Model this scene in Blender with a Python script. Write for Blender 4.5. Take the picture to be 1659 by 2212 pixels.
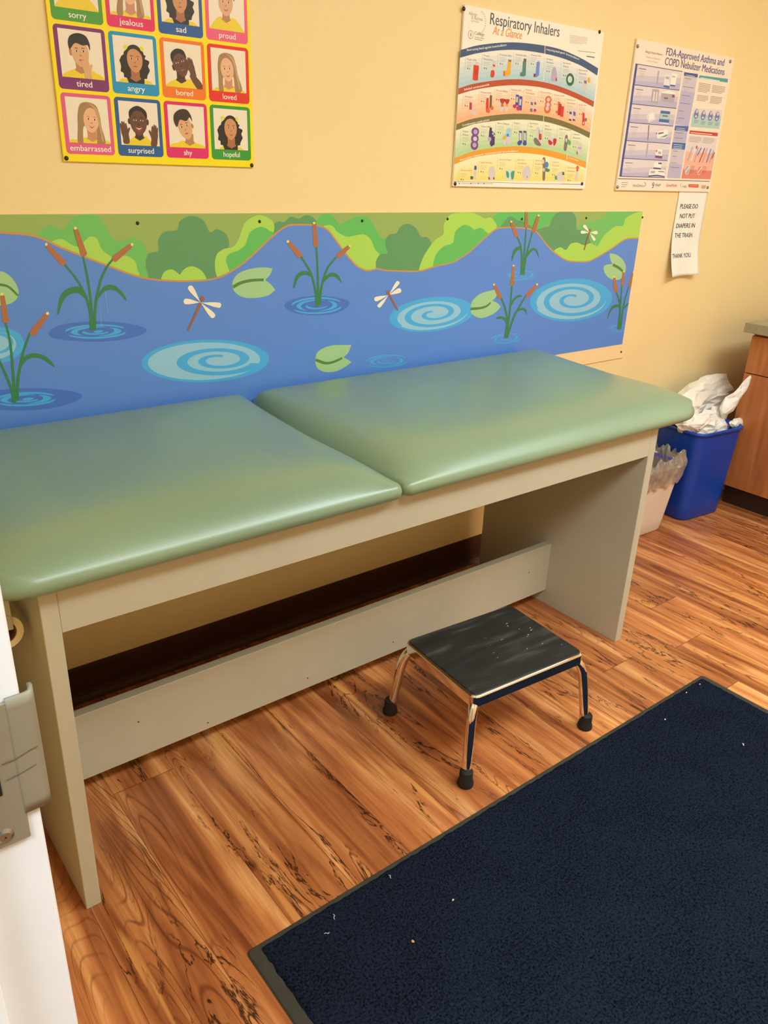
import bpy, bmesh, math, random
from mathutils import Vector, noise
from mathutils.geometry import tessellate_polygon
random.seed(7)
for o in list(bpy.data.objects): bpy.data.objects.remove(o)
SC = bpy.context.scene
COL = SC.collection

# ------------------------------------------------------------------ camera
CX, CY, FPX = 829.5, 1106.0, 1722.07
CAM = Vector((-0.27499, -1.90803, 1.3833))
YAW, PIT, ROL = 0.679925, 0.411036, 0.039542
FW = Vector((math.sin(YAW)*math.cos(PIT), math.cos(YAW)*math.cos(PIT), -math.sin(PIT)))
r0 = Vector((math.cos(YAW), -math.sin(YAW), 0)); u0 = r0.cross(FW)
RT = r0*math.cos(ROL) + u0*math.sin(ROL)
UP = -r0*math.sin(ROL) + u0*math.cos(ROL)
cd = bpy.data.cameras.new('camera'); cam = bpy.data.objects.new('camera', cd); COL.objects.link(cam)
from mathutils import Matrix
cam.matrix_world = Matrix(((RT.x, UP.x, -FW.x, CAM.x), (RT.y, UP.y, -FW.y, CAM.y), (RT.z, UP.z, -FW.z, CAM.z), (0, 0, 0, 1)))
cd.sensor_fit = 'HORIZONTAL'; cd.sensor_width = 36.0; cd.lens = FPX/1659*36.0
cd.clip_start = 0.02
SC.camera = cam

def onplane(px, py, axis, val):
    """measured point of the photograph -> the point on a real plane of the room"""
    d = FW + RT*((px-CX)/FPX) - UP*((py-CY)/FPX)
    t = (val-CAM[axis])/d[axis]
    return CAM + d*t

# ------------------------------------------------------------------ world, lights, exposure
SC.view_settings.view_transform = 'Standard'
SC.view_settings.look = 'None'
SC.view_settings.gamma = 1.0
SC.view_settings.use_curve_mapping = False
SC.view_settings.exposure = -0.07
w = bpy.data.worlds.new('world'); SC.world = w; w.use_nodes = True
w.node_tree.nodes['Background'].inputs[0].default_value = (0.80, 0.86, 1.0, 1)
w.node_tree.nodes['Background'].inputs[1].default_value = 0.35

def area(name, loc, sx, sy, power, col, rot=(0, 0, 0)):
    l = bpy.data.lights.new(name, 'AREA'); l.shape = 'RECTANGLE'; l.size = sx; l.size_y = sy
    l.energy = power; l.color = col
    o = bpy.data.objects.new(name, l); COL.objects.link(o); o.location = loc; o.rotation_euler = rot
    return o
area('ceiling_lamp', (2.05, -2.05, 2.585), 1.2, 0.6, 45, (0.865, 0.985, 1.0))
area('ceiling_lamp', (3.05, -1.75, 2.585), 0.6, 1.2, 13, (0.865, 0.985, 1.0))
area('ceiling_lamp', (0.75, -2.25, 2.585), 1.2, 0.5, 33, (0.865, 0.985, 1.0))
area('hall_lamp', (-1.0, -2.05, 2.25), 0.6, 0.6, 34, (0.82, 0.95, 1.0), (0, math.radians(-35), 0))

# ------------------------------------------------------------------ materials
def lin(c):
    def f(v):
        v /= 255.0
        return v/12.92 if v <= 0.04045 else ((v+0.055)/1.055)**2.4
    return (f(c[0]), f(c[1]), f(c[2]), 1)
MATS = {}
def mat(name, rgb, rough=0.5, metal=0.0, spec=0.5, coat=0.0):
    if name in MATS: return MATS[name]
    m = bpy.data.materials.new(name); m.use_nodes = True
    b = m.node_tree.nodes['Principled BSDF']
    b.inputs['Base Color'].default_value = lin(rgb); b.inputs['Roughness'].default_value = rough
    b.inputs['Metallic'].default_value = metal; b.inputs['Specular IOR Level'].default_value = spec
    b.inputs['Coat Weight'].default_value = coat
    MATS[name] = m
    return m
class N:
    """tiny node-graph helper"""
    def __init__(s, m): s.t = m.node_tree; s.b = s.t.nodes['Principled BSDF']
    def n(s, kind, **kw):
        x = s.t.nodes.new(kind)
        for k, v in kw.items():
            if k.startswith('i_'):
                key = k[2:]
                x.inputs[int(key) if key.isdigit() else key].default_value = v
            else: setattr(x, k, v)
        return x
    def l(s, a, b): s.t.links.new(a, b)
    def math(s, op, a, b=None, c=None):
        x = s.t.nodes.new('ShaderNodeMath'); x.operation = op
        for i, v in enumerate((a, b, c)):
            if v is None: continue
            if isinstance(v, (int, float)): x.inputs[i].default_value = v
            else: s.l(v, x.inputs[i])
        return x.outputs[0]
    def ramp(s, fac, stops, interp='LINEAR'):
        x = s.t.nodes.new('ShaderNodeValToRGB'); x.color_ramp.interpolation = interp
        e = x.color_ramp.elements
        while len(e) < len(stops): e.new(0.5)
        for q, (p, c) in zip(e, stops): q.position = p; q.color = lin(c) if len(c) == 3 else c
        s.l(fac, x.inputs[0]); return x.outputs[0]
    def mix(s, fac, a, b, mode='MIX'):
        x = s.t.nodes.new('ShaderNodeMix'); x.data_type = 'RGBA'; x.blend_type = mode
        for sock, v in ((x.inputs[0], fac), (x.inputs[6], a), (x.inputs[7], b)):
            if isinstance(v, (int, float)): sock.default_value = v
            elif isinstance(v, tuple): sock.default_value = v
            else: s.l(v, sock)
        return x.outputs[2]
    def bump(s, h, strength, dist=0.01):
        x = s.n('ShaderNodeBump'); x.inputs['Strength'].default_value = strength; x.inputs['Distance'].default_value = dist
        s.l(h, x.inputs['Height']); s.l(x.outputs[0], s.b.inputs['Normal'])
def noisy(name, rgb, rgb2, scale=8, rough=0.5, spec=0.5, bump=0.0, bscale=200, detail=4, coat=0.0, stretch=None):
    m = mat(name, rgb, rough, 0, spec, coat); g = N(m)
    tc = g.n('ShaderNodeTexCoord'); src = tc.outputs['Object']
    if stretch:
        mp = g.n('ShaderNodeMapping'); mp.inputs['Scale'].default_value = stretch; g.l(src, mp.inputs[0]); src = mp.outputs[0]
    nz = g.n('ShaderNodeTexNoise', i_Scale=scale, i_Detail=detail); g.l(src, nz.inputs['Vector'])
    g.l(g.ramp(nz.outputs['Fac'], [(0.3, rgb), (0.7, rgb2)]), g.b.inputs['Base Color'])
    if bump:
        n2 = g.n('ShaderNodeTexNoise', i_Scale=bscale, i_Detail=3); g.l(tc.outputs['Object'], n2.inputs['Vector'])
        g.bump(n2.outputs['Fac'], bump, 0.002)
    return m

M_wall = noisy('wall_paint', (241, 215, 160), (243, 218, 165), 3, 0.55, 0.3, 0.15, 260)
M_ceil = mat('ceiling_white', (240, 236, 225), 0.9)
M_base = noisy('cove_base_vinyl', (58, 30, 20), (66, 35, 22), 12, 0.45, 0.4)
M_jamb = noisy('jamb_enamel', (226, 230, 236), (231, 235, 241), 20, 0.35, 0.5, 0.1, 60)
M_table = noisy('table_laminate', (186, 180, 160), (192, 186, 166), 6, 0.42, 0.4, 0.05, 300)
M_vinyl = noisy('green_vinyl', (119, 146, 123), (129, 154, 124), 2.2, 0.38, 0.5, 0.15, 420, 5, 0.65)
M_vinyl.node_tree.nodes['Principled BSDF'].inputs['Coat Roughness'].default_value = 0.28
M_chrome = mat('chrome', (235, 232, 226), 0.07, 1.0)
M_steel = noisy('painted_steel', (128, 121, 103), (134, 127, 109), 30, 0.45, 0.5)
M_rubber = noisy('black_rubber', (26, 26, 26), (34, 33, 32), 40, 0.6, 0.3)
M_black = mat('screw_black', (28, 25, 22), 0.35)
M_silver = mat('screw_steel', (150, 148, 140), 0.3, 0.9)
M_white = mat('white_print', (244, 240, 232), 0.4)
M_paper = noisy('paper', (238, 234, 226), (244, 240, 233), 30, 0.7, 0.2)
M_blue = noisy('blue_plastic', (6, 60, 164), (8, 66, 176), 5, 0.38, 0.5, 0.04, 500)
M_bin = noisy('cream_plastic', (222, 205, 190), (228, 212, 198), 5, 0.45, 0.5)
M_counter = noisy('counter_laminate', (150, 142, 116), (160, 151, 124), 60, 0.35, 0.5)
M_dark = mat('dark_hole', (12, 10, 9), 0.9)
M_kick = mat('kick_dark', (50, 30, 20), 0.55)

# wood of the cabinet
M_cab = mat('cabinet_wood', (176, 108, 58), 0.42)
g = N(M_cab); tc = g.n('ShaderNodeTexCoord'); mp = g.n('ShaderNodeMapping'); mp.inputs['Scale'].default_value = (30, 30, 2.2)
g.l(tc.outputs['Object'], mp.inputs[0]); nz = g.n('ShaderNodeTexNoise', i_Scale=1.0, i_Detail=6.0, i_Distortion=0.6); g.l(mp.outputs[0], nz.inputs['Vector'])
g.l(g.ramp(nz.outputs['Fac'], [(0.25, (158, 92, 46)), (0.5, (178, 108, 58)), (0.75, (192, 124, 70))]), g.b.inputs['Base Color'])

# plank floor: boards along y
M_floor = mat('plank_floor', (180, 105, 50), 0.34, 0, 0.45)
g = N(M_floor); tc = g.n('ShaderNodeTexCoord'); sp = g.n('ShaderNodeSeparateXYZ'); g.l(tc.outputs['Object'], sp.inputs[0])
PX = g.math('DIVIDE', g.math('ADD', sp.outputs[0], 10 - 0.127 + 0.152*5), 0.152)
row = g.math('FLOOR', PX); fx = g.math('FRACT', PX)
w1 = g.n('ShaderNodeTexWhiteNoise', noise_dimensions='1D'); g.l(row, w1.inputs['W'])
PY = g.math('DIVIDE', g.math('ADD', g.math('ADD', sp.outputs[1], 10.0), g.math('MULTIPLY', w1.outputs['Value'], 1.22)), 1.22)
colr = g.math('FLOOR', PY); fy = g.math('FRACT', PY)
cb = g.n('ShaderNodeCombineXYZ'); g.l(row, cb.inputs[0]); g.l(colr, cb.inputs[1])
w2 = g.n('ShaderNodeTexWhiteNoise', noise_dimensions='2D'); g.l(cb.outputs[0], w2.inputs['Vector'])
rnd = w2.outputs['Value']
off = g.math('MULTIPLY', rnd, 37.0)
def gcoord(sx, sy, oz=0.0):
    c = g.n('ShaderNodeCombineXYZ')
    g.l(g.math('MULTIPLY', sp.outputs[0], sx), c.inputs[0]); g.l(g.math('MULTIPLY', sp.outputs[1], sy), c.inputs[1])
    g.l(g.math('ADD', off, oz), c.inputs[2]); return c.outputs[0]
def gnoise(sx, sy, oz, detail, dist, rough=0.55):
    nn = g.n('ShaderNodeTexNoise', i_Scale=1.0, i_Detail=detail, i_Distortion=dist, i_Roughness=rough)
    g.l(gcoord(sx, sy, oz), nn.inputs['Vector']); return nn.outputs['Fac']
big = gnoise(20, 1.5, 0.0, 5.0, 0.8)
strip = g.n('ShaderNodeTexWhiteNoise', noise_dimensions='2D'); cs = g.n('ShaderNodeCombineXYZ'); g.l(g.math('FLOOR', g.math('MULTIPLY', PX, 2.0)), cs.inputs[0]); g.l(colr, cs.inputs[1]); g.l(cs.outputs[0], strip.inputs['Vector'])
base = g.ramp(big, [(0.30, (116, 62, 32)), (0.43, (158, 93, 52)), (0.54, (184, 116, 66)), (0.66, (212, 150, 94)), (0.80, (226, 174, 116))])
tone = g.math('ADD', g.math('ADD', g.math('MULTIPLY', rnd, 0.26), g.math('MULTIPLY', strip.outputs['Value'], 0.22)), 1.07)
hs = g.n('ShaderNodeHueSaturation'); g.l(base, hs.inputs['Color']); g.l(tone, hs.inputs['Value'])
fine = gnoise(120, 5, 3.0, 3.0, 0.3)
c1 = g.mix(g.math('MULTIPLY', g.ramp(fine, [(0.35, (255, 255, 255)), (0.6, (0, 0, 0))]), 0.28), hs.outputs[0], lin((110, 52, 20)))
# growth-ring lines
rn = gnoise(6.5, 0.55, 9.0, 1.0, 0.35)
ring = g.math('ABSOLUTE', g.math('SINE', g.math('MULTIPLY', rn, 230.0)))
rl = g.ramp(ring, [(0.10, (255, 255, 255)), (0.40, (0, 0, 0))])
rm = g.ramp(gnoise(5.5, 1.3, 15.0, 2.0, 0.4), [(0.50, (0, 0, 0)), (0.60, (255, 255, 255))])
c2 = g.mix(g.math('MULTIPLY', g.math('MULTIPLY', rl, rm), 0.62), c1, lin((92, 42, 16)))
# pale sapwood streaks
sw = g.ramp(gnoise(17, 1.1, 21.0, 2.0, 0.5), [(0.64, (0, 0, 0)), (0.69, (255, 255, 255))])
c3 = g.mix(g.math('MULTIPLY', sw, 0.62), c2, lin((230, 160, 88)))
# dark ragged cracks
cn = gnoise(15, 2.6, 27.0, 6.0, 0.9, 0.62)
cr = g.ramp(g.math('ABSOLUTE', g.math('SUBTRACT', cn, 0.5)), [(0.004, (255, 255, 255)), (0.017, (0, 0, 0))])
cm = g.ramp(gnoise(7, 1.7, 33.0, 2.0, 0.3), [(0.49, (0, 0, 0)), (0.57, (255, 255, 255))])
c4 = g.mix(g.math('MULTIPLY', g.math('MULTIPLY', cr, cm), 0.92), c3, lin((40, 17, 8)))
# knots and dark smears
kn = g.ramp(gnoise(11, 3.2, 40.0, 3.0, 1.2), [(0.66, (0, 0, 0)), (0.76, (255, 255, 255))])
c5 = g.mix(g.math('MULTIPLY', kn, 0.72), c4, lin((74, 32, 14)))
# joints
jx = g.math('LESS_THAN', g.math('MINIMUM', fx, g.math('SUBTRACT', 1.0, fx)), 0.006)
jy = g.math('LESS_THAN', g.math('MINIMUM', fy, g.math('SUBTRACT', 1.0, fy)), 0.0011)
c6 = g.mix(g.math('MULTIPLY', g.math('MAXIMUM', jx, jy), 0.55), c5, lin((60, 26, 10)))
g.l(c6, g.b.inputs['Base Color'])
g.l(g.math('ADD', g.math('MULTIPLY', big, 0.14), 0.28), g.b.inputs['Roughness'])
g.bump(g.math('ADD', g.math('MULTIPLY', fine, 0.5), g.math('MULTIPLY', ring, 0.2)), 0.05, 0.002)

# navy carpet pile
M_pile = mat('navy_pile', (20, 28, 50), 0.95, 0, 0.03)
g = N(M_pile); tc = g.n('ShaderNodeTexCoord')
n1 = g.n('ShaderNodeTexNoise', i_Scale=7.0, i_Detail=4.0); g.l(tc.outputs['Object'], n1.inputs['Vector'])
n2 = g.n('ShaderNodeTexNoise', i_Scale=230.0, i_Detail=3.0); g.l(tc.outputs['Object'], n2.inputs['Vector'])
cA = g.ramp(n1.outputs['Fac'], [(0.36, (12, 17, 28)), (0.64, (20, 26, 42))])
cB = g.mix(g.ramp(n2.outputs['Fac'], [(0.38, (0, 0, 0)), (0.66, (255, 255, 255))]), cA, lin((32, 38, 54)))
cC = g.mix(g.ramp(n2.outputs['Fac'], [(0.30, (255, 255, 255)), (0.45, (0, 0, 0))]), cB, lin((6, 9, 15)))
g.l(cC, g.b.inputs['Base Color']); g.b.inputs['Sheen Weight'].default_value = 0.0

# ribbed black tread
M_tread = mat('ribbed_tread', (30, 30, 30), 0.5, 0, 0.4)
g = N(M_tread); tc = g.n('ShaderNodeTexCoord'); sp2 = g.n('ShaderNodeSeparateXYZ'); g.l(tc.outputs['Object'], sp2.inputs[0])
rib = g.math('SINE', g.math('MULTIPLY', sp2.outputs[1], 6.2832/0.0042))
mp = g.n('ShaderNodeMapping'); mp.inputs['Scale'].default_value = (5, 34, 1); g.l(tc.outputs['Object'], mp.inputs[0])
nz = g.n('ShaderNodeTexNoise', i_Scale=1.4, i_Detail=6.0); g.l(mp.outputs[0], nz.inputs['Vector'])
g.l(g.ramp(nz.outputs['Fac'], [(0.35, (26, 26, 25)), (0.55, (38, 38, 36)), (0.72, (74, 72, 66))]), g.b.inputs['Base Color'])
g.bump(rib, 0.5, 0.0008)

# clear plastic film
M_film = bpy.data.materials.new('clear_film'); M_film.use_nodes = True
t = M_film.node_tree; t.nodes.clear()
out = t.nodes.new('ShaderNodeOutputMaterial'); mx = t.nodes.new('ShaderNodeMixShader'); tr = t.nodes.new('ShaderNodeBsdfTransparent'); mx2 = t.nodes.new('ShaderNodeMixShader')
gl = t.nodes.new('ShaderNodeBsdfGlossy'); gl.inputs['Roughness'].default_value = 0.07
df = t.nodes.new('ShaderNodeBsdfDiffuse'); df.inputs[0].default_value = lin((240, 236, 232))
tr.inputs[0].default_value = (0.97, 0.97, 0.97, 1)
fr = t.nodes.new('ShaderNodeFresnel'); fr.inputs[0].default_value = 2.2
mx2.inputs[0].default_value = 0.28
t.links.new(tr.outputs[0], mx2.inputs[1]); t.links.new(df.outputs[0], mx2.inputs[2])
t.links.new(fr.outputs[0], mx.inputs[0]); t.links.new(mx2.outputs[0], mx.inputs[1]); t.links.new(gl.outputs[0], mx.inputs[2]); t.links.new(mx.outputs[0], out.inputs[0])

# ------------------------------------------------------------------ mesh helpers
def link(name, me, mats, parent=None, smooth=False):
    o = bpy.data.objects.new(name, me); COL.objects.link(o)
    for m in (mats if isinstance(mats, (list, tuple)) else [mats]): me.materials.append(m)
    if smooth:
        for p in me.polygons: p.use_smooth = True
    if parent is not None: o.parent = parent
    return o
def from_bm(name, bm, mats, parent=None, smooth=False):
    me = bpy.data.meshes.new(name); bmesh.ops.recalc_face_normals(bm, faces=bm.faces); bm.to_mesh(me); bm.free()
    return link(name, me, mats, parent, smooth)
def thing(name, label, cat, loc=(0, 0, 0), rz=0, group=None):
    o = bpy.data.objects.new(name, None); COL.objects.link(o); o.location = loc; o.rotation_euler = (0, 0, rz)
    o.empty_display_size = 0.05
    tag(o, label, cat, group); return o
def tag(o, label, cat, group=None):
    o['label'] = label; o['category'] = cat
    if group: o['group'] = group
    return o
def struct(o): o['kind'] = 'structure'; return o
def add_box(bm, x0, x1, y0, y1, z0, z1, bev=0.0, seg=2):
    v = [bm.verts.new((x, y, z)) for z in (z0, z1) for y in (y0, y1) for x in (x0, x1)]
    f = [(0, 1, 3, 2), (4, 6, 7, 5), (0, 4, 5, 1), (2, 3, 7, 6), (0, 2, 6, 4), (1, 5, 7, 3)]
    fs = [bm.faces.new([v[i] for i in q]) for q in f]
    if bev:
        ed = list({e for q in fs for e in q.edges})
        bmesh.ops.bevel(bm, geom=ed, offset=bev, segments=seg, profile=0.5, affect='EDGES')
def box(name, x0, x1, y0, y1, z0, z1, m, parent=None, bev=0.0, seg=2):
    bm = bmesh.new(); add_box(bm, x0, x1, y0, y1, z0, z1, bev, seg)
    return from_bm(name, bm, m, parent)
def rrect(w, d, r, n=6):
    r = max(min(r, w/2-1e-4, d/2-1e-4), 1e-4); pts = []
    for (sx, sy, a0) in ((1, 1, 0), (-1, 1, 90), (-1, -1, 180), (1, -1, 270)):
        for k in range(n+1):
            a = math.radians(a0 + 90*k/n)
            pts.append((sx*(w/2-r)+r*math.cos(a), sy*(d/2-r)+r*math.sin(a)))
    return pts
def loft(bm, rings, cap0=True, cap1=True, mi=0):
    vs = [[bm.verts.new(p) for p in ring] for ring in rings]; n = len(vs[0])
    for a, b in zip(vs, vs[1:]):
        for i in range(n):
            f = bm.faces.new((a[i], a[(i+1) % n], b[(i+1) % n], b[i])); f.material_index = mi
    if cap0: bm.faces.new(list(reversed(vs[0]))).material_index = mi
    if cap1: bm.faces.new(vs[-1]).material_index = mi
    return vs
def spline(pts, n=8, closed=False):
    """Catmull-Rom through the points (any dimension)"""
    P = [Vector(p) for p in pts]; L = len(P); outp = []
    segs = L if closed else L-1
    for i in range(segs):
        p1, p2 = P[i], P[(i+1) % L]
        p0 = P[(i-1) % L] if (closed or i > 0) else p1*2-p2
        p3 = P[(i+2) % L] if (closed or i+2 < L) else p2*2-p1
        for k in range(n):
            s = k/n
            outp.append(0.5*((2*p1)+(p2-p0)*s+(2*p0-5*p1+4*p2-p3)*s*s+(3*p1-p0-3*p2+p3)*s**3))
    if not closed: outp.append(P[-1])
    return outp
def tube(bm, pts, r, n=12, mi=0):
    P = [Vector(p) for p in pts]; rings = []; prev = None
    for i, p in enumerate(P):
        d = (P[min(i+1, len(P)-1)]-P[max(i-1, 0)]).normalized()
        if prev is None:
            a = Vector((0, 0, 1)) if abs(d.z) < 0.9 else Vector((1, 0, 0))
            x = d.cross(a).normalized()
        else: x = (prev - d*prev.dot(d)).normalized()
        prev = x; y = d.cross(x); rr = r[i] if isinstance(r, (list, tuple)) else r
        rings.append([p + (x*math.cos(2*math.pi*k/n)+y*math.sin(2*math.pi*k/n))*rr for k in range(n)])
    loft(bm, rings, mi=mi)
def lathe(bm, prof, center, axis='z', n=20):
    rings = []
    for (r, h) in prof:
        ring = []
        for k in range(n):
            a = 2*math.pi*k/n
            if axis == 'z': q = (r*math.cos(a), r*math.sin(a), h)
            else: q = (r*math.cos(a), h, r*math.sin(a))
            ring.append((center[0]+q[0], center[1]+q[1], center[2]+q[2]))
        rings.append(ring)
    loft(bm, rings)

class Print:
    """flat printed or painted shapes on a wall-parallel face: polygons in (x, z), stacked by layer"""
    def __init__(s, y0, clip=None): s.y0 = y0; s.clip = clip; s.V = []; s.F = []; s.MI = []; s.mats = []; s.mx = {}
    def mi(s, m):
        if m.name not in s.mx: s.mx[m.name] = len(s.mats); s.mats.append(m)
        return s.mx[m.name]
    def poly(s, pts, m, layer=0):
        pts = [(p[0], p[1]) for p in pts]
        if s.clip: pts = clip_poly(pts, s.clip)
        if len(pts) < 3: return
        y = s.y0 - layer*0.00008; b = len(s.V)
        s.V += [(p[0], y, p[1]) for p in pts]
        for tri in tessellate_polygon([[Vector((p[0], p[1], 0)) for p in pts]]):
            a, c, d = tri
            ar = (pts[c][0]-pts[a][0])*(pts[d][1]-pts[a][1])-(pts[c][1]-pts[a][1])*(pts[d][0]-pts[a][0])
            if abs(ar) < 1e-12: continue
            s.F.append((b+a, b+c, b+d) if ar > 0 else (b+a, b+d, b+c)); s.MI.append(s.mi(m))
    def rect(s, x0, x1, z0, z1, m, layer=0): s.poly([(x0, z0), (x1, z0), (x1, z1), (x0, z1)], m, layer)
    def ell(s, cx, cz, rx, rz, m, layer=0, rot=0, n=28):
        c, q = math.cos(rot), math.sin(rot)
        s.poly([(cx+rx*math.cos(t)*c-rz*math.sin(t)*q, cz+rx*math.cos(t)*q+rz*math.sin(t)*c) for t in [2*math.pi*k/n for k in range(n)]], m, layer)
    def stroke(s, pts, wd, m, layer=0, n=8, smooth=True):
        P = spline(pts, n) if smooth else [Vector(p) for p in pts]; L = len(P); A = []; B = []
        for i, p in enumerate(P):
            d = (P[min(i+1, L-1)]-P[max(i-1, 0)]); d = d.normalized() if d.length > 1e-9 else Vector((1, 0))
            q = Vector((-d.y, d.x)); f = i/(L-1)
            ww = wd if isinstance(wd, (int, float)) else wd[0]+(wd[1]-wd[0])*f
            A.append(p+q*ww/2); B.append(p-q*ww/2)
        for i in range(L-1): s.poly([A[i], A[i+1], B[i+1], B[i]], m, layer)
    def text(s, body, x, z, h, m, layer=1, width=None, bold=0.0, shear=0.0, rot=0.0, align='LEFT'):
        cu = bpy.data.curves.new('t', 'FONT'); cu.body = body; cu.size = 1.0; cu.shear = shear; cu.resolution_u = 3
        cu.fill_mode = 'FRONT'
        o = bpy.data.objects.new('t', cu); COL.objects.link(o)
        dg = bpy.context.evaluated_depsgraph_get(); me = bpy.data.meshes.new_from_object(o.evaluated_get(dg))
        co = [v.co.copy() for v in me.vertices]; pol = [tuple(p.vertices) for p in me.polygons]
        bpy.data.meshes.remove(me); bpy.data.objects.remove(o); bpy.data.curves.remove(cu)
        if not co: return
        x0 = min(v.x for v in co); x1 = max(v.x for v in co)
        sz = h/0.729; sx = width/(x1-x0) if width else sz
        ox = {'LEFT': 0, 'CENTER': -0.5, 'RIGHT': -1}[align]*(x1-x0)*sx
        c, q = math.cos(rot), math.sin(rot)
        for k, sh_ in enumerate((-bold, bold) if bold else (0.0,)):
            y = s.y0-(layer+0.25*k)*0.00008; b = len(s.V)
            for v in co:
                a = (v.x-x0+sh_)*sx+ox; d = v.y*sz
                s.V.append((x+a*c-d*q, y, z+a*q+d*c))
            for p in pol: s.F.append(tuple(b+i for i in p)); s.MI.append(s.mi(m))
    def build(s, name, parent=None):
        me = bpy.data.meshes.new(name); me.from_pydata(s.V, [], s.F)
        o = link(name, me, s.mats, parent)
        me.polygons.foreach_set('material_index', s.MI); me.update()
        return o
def clip_poly(pts, c):
    x0, x1, z0, z1 = c
    for ax, val, sg in ((0, x0, 1), (0, x1, -1), (1, z0, 1), (1, z1, -1)):
        outp = []
        for i in range(len(pts)):
            a, b = pts[i-1], pts[i]; da, db = sg*(a[ax]-val), sg*(b[ax]-val)
            if (da >= 0) != (db >= 0):
                t = da/(da-db); outp.append((a[0]+(b[0]-a[0])*t, a[1]+(b[1]-a[1])*t))
            if db >= 0: outp.append((b[0], b[1]))
        pts = outp
        if not pts: break
    return pts
def pm(name, rgb, rough=0.4): return mat('print_'+name, rgb, rough)
def WX(px, py, y=-0.005):
    p = onplane(px, py, 1, y); return (p.x, p.z)

# ------------------------------------------------------------------ room shell
struct(box('floor', -1.6, 3.9, -3.6, 0.15, -0.1, 0.0, M_floor))
struct(box('ceiling', -1.6, 3.9, -3.6, 0.15, 2.6, 2.7, M_ceil))
struct(box('wall_back', -0.36, 3.9, 0.0, 0.15, 0.0, 2.6, M_wall))
struct(box('wall_right', 3.70, 3.9, -3.6, 0.0, 0.0, 2.6, M_wall))
struct(box('wall_front', -0.36, 3.70, -3.6, -3.45, 0.0, 2.6, M_wall))
bm = bmesh.new()
add_box(bm, -0.36, -0.2125, -1.50, 0.0, 0.0, 2.6); add_box(bm, -0.36, -0.2125, -3.45, -2.47, 0.0, 2.6); add_box(bm, -0.36, -0.2125, -2.47, -1.50, 2.1, 2.6)
struct(from_bm('wall_left', bm, M_wall))
# door frame of the opening the picture is taken through (hollow steel jamb with stop)
bm = bmesh.new()
add_box(bm, -0.375, -0.2097, -1.55, -1.50, 0.0, 2.1, 0.0022, 3)
add_box(bm, -0.335, -0.2465, -1.566, -1.548, 0.0, 2.1, 0.002, 2)
struct(from_bm('door_1', bm, M_jamb))
# cove base
bm = bmesh.new()
prof = [(0, 0.108), (-0.0035, 0.107), (-0.0045, 0.10), (-0.005, 0.03), (-0.007, 0.016), (-0.013, 0.006), (-0.018, 0.0015), (-0.018, 0.0), (0, 0.0)]
loft(bm, [[(x, y, z) for (y, z) in prof] for x in (-0.21, 3.69)])
struct(from_bm('baseboard_back', bm, M_base, None, False))

# ------------------------------------------------------------------ strike plate on the jamb
t = thing('strike_plate', 'grey steel strike plate screwed to the white door jamb', 'strike plate', (-0.225, -1.5505, 1.10))
def loc(o, t): # children were modelled in room coordinates
    o.parent = t; o.matrix_parent_inverse = t.matrix_world.inverted() if False else Matrix.Translation(-Vector(t.location)); return o
bm = bmesh.new()
add_box(bm, -0.2445, -0.2168, -1.5520, -1.5498, 1.0525, 1.1385, 0.0006, 1)
loc(from_bm('plate', bm, M_steel), t)
prof = spline([(-0.2175, -1.5522), (-0.2120, -1.5522), (-0.2075, -1.5520), (-0.2046, -1.5503), (-0.2030, -1.5462), (-0.2026, -1.5400)], 5)
bm = bmesh.new(); L = len(prof); rows = []
zs = [1.0690 + (1.1402-1.0690)*k/12 for k in range(13)]
for s_ in (0, 1):
    grid = []
    for k, z in enumerate(zs):
        r_ = []
        for i, p in enumerate(prof):
            d = (prof[min(i+1, L-1)]-prof[max(i-1, 0)]).normalized(); nrm = Vector((-d.y, d.x))
            q = p + nrm*(-0.0 if s_ == 0 else 0.0018)
            f = max(0, (i/(L-1)-0.45)/0.55)
            zz = 1.1046 + (z-1.1046)*(1-0.07*f**3)
            r_.append(bm.verts.new((q.x, q.y, zz)))
        grid.append(r_)
    rows.append(grid)
for s_ in (0, 1):
    for k in range(12):
        for i in range(L-1): bm.faces.new((rows[s_][k][i], rows[s_][k][i+1], rows[s_][k+1][i+1], rows[s_][k+1][i]))
for k in (0, 12):
    for i in range(L-1): bm.faces.new((rows[0][k][i], rows[0][k][i+1], rows[1][k][i+1], rows[1][k][i]))
for i in (0, L-1):
    for k in range(12): bm.faces.new((rows[0][k][i], rows[0][k+1][i], rows[1][k+1][i], rows[1][k][i]))
lip = loc(from_bm('lip', bm, M_steel, None, True), t)
sc_ = Print(-1.5524)
M_scr = mat('rust_scratch', (112, 82, 48), 0.6)
sc_.stroke([(-0.2240, 1.1044), (-0.2175, 1.1046), (-0.2105, 1.1066), (-0.2065, 1.1072)], 0.0006, M_scr)
sc_.stroke([(-0.2235, 1.0940), (-0.2160, 1.0950), (-0.2085, 1.0968)], 0.0005, mat('grey_scratch', (96, 92, 80), 0.6))
loc(sc_.build('scratch'), t)
bm = bmesh.new(); lathe(bm, [(0.0001, -0.0012), (0.0028, -0.0012), (0.0046, 0.0), (0.0046, 0.001)], (-0.2288, -1.5520, 1.0600), 'y', 20)
add_box(bm, -0.2310, -0.2266, -1.55335, -1.5530, 1.0596, 1.0604); add_box(bm, -0.2292, -0.2284, -1.55335, -1.5530, 1.0578, 1.0622)
loc(from_bm('screw', bm, M_silver, None, False), t)
loc(box('latch_hole', -0.2400, -0.2262, -1.5524, -1.5512, 1.0860, 1.1180, M_dark), t)

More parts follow.
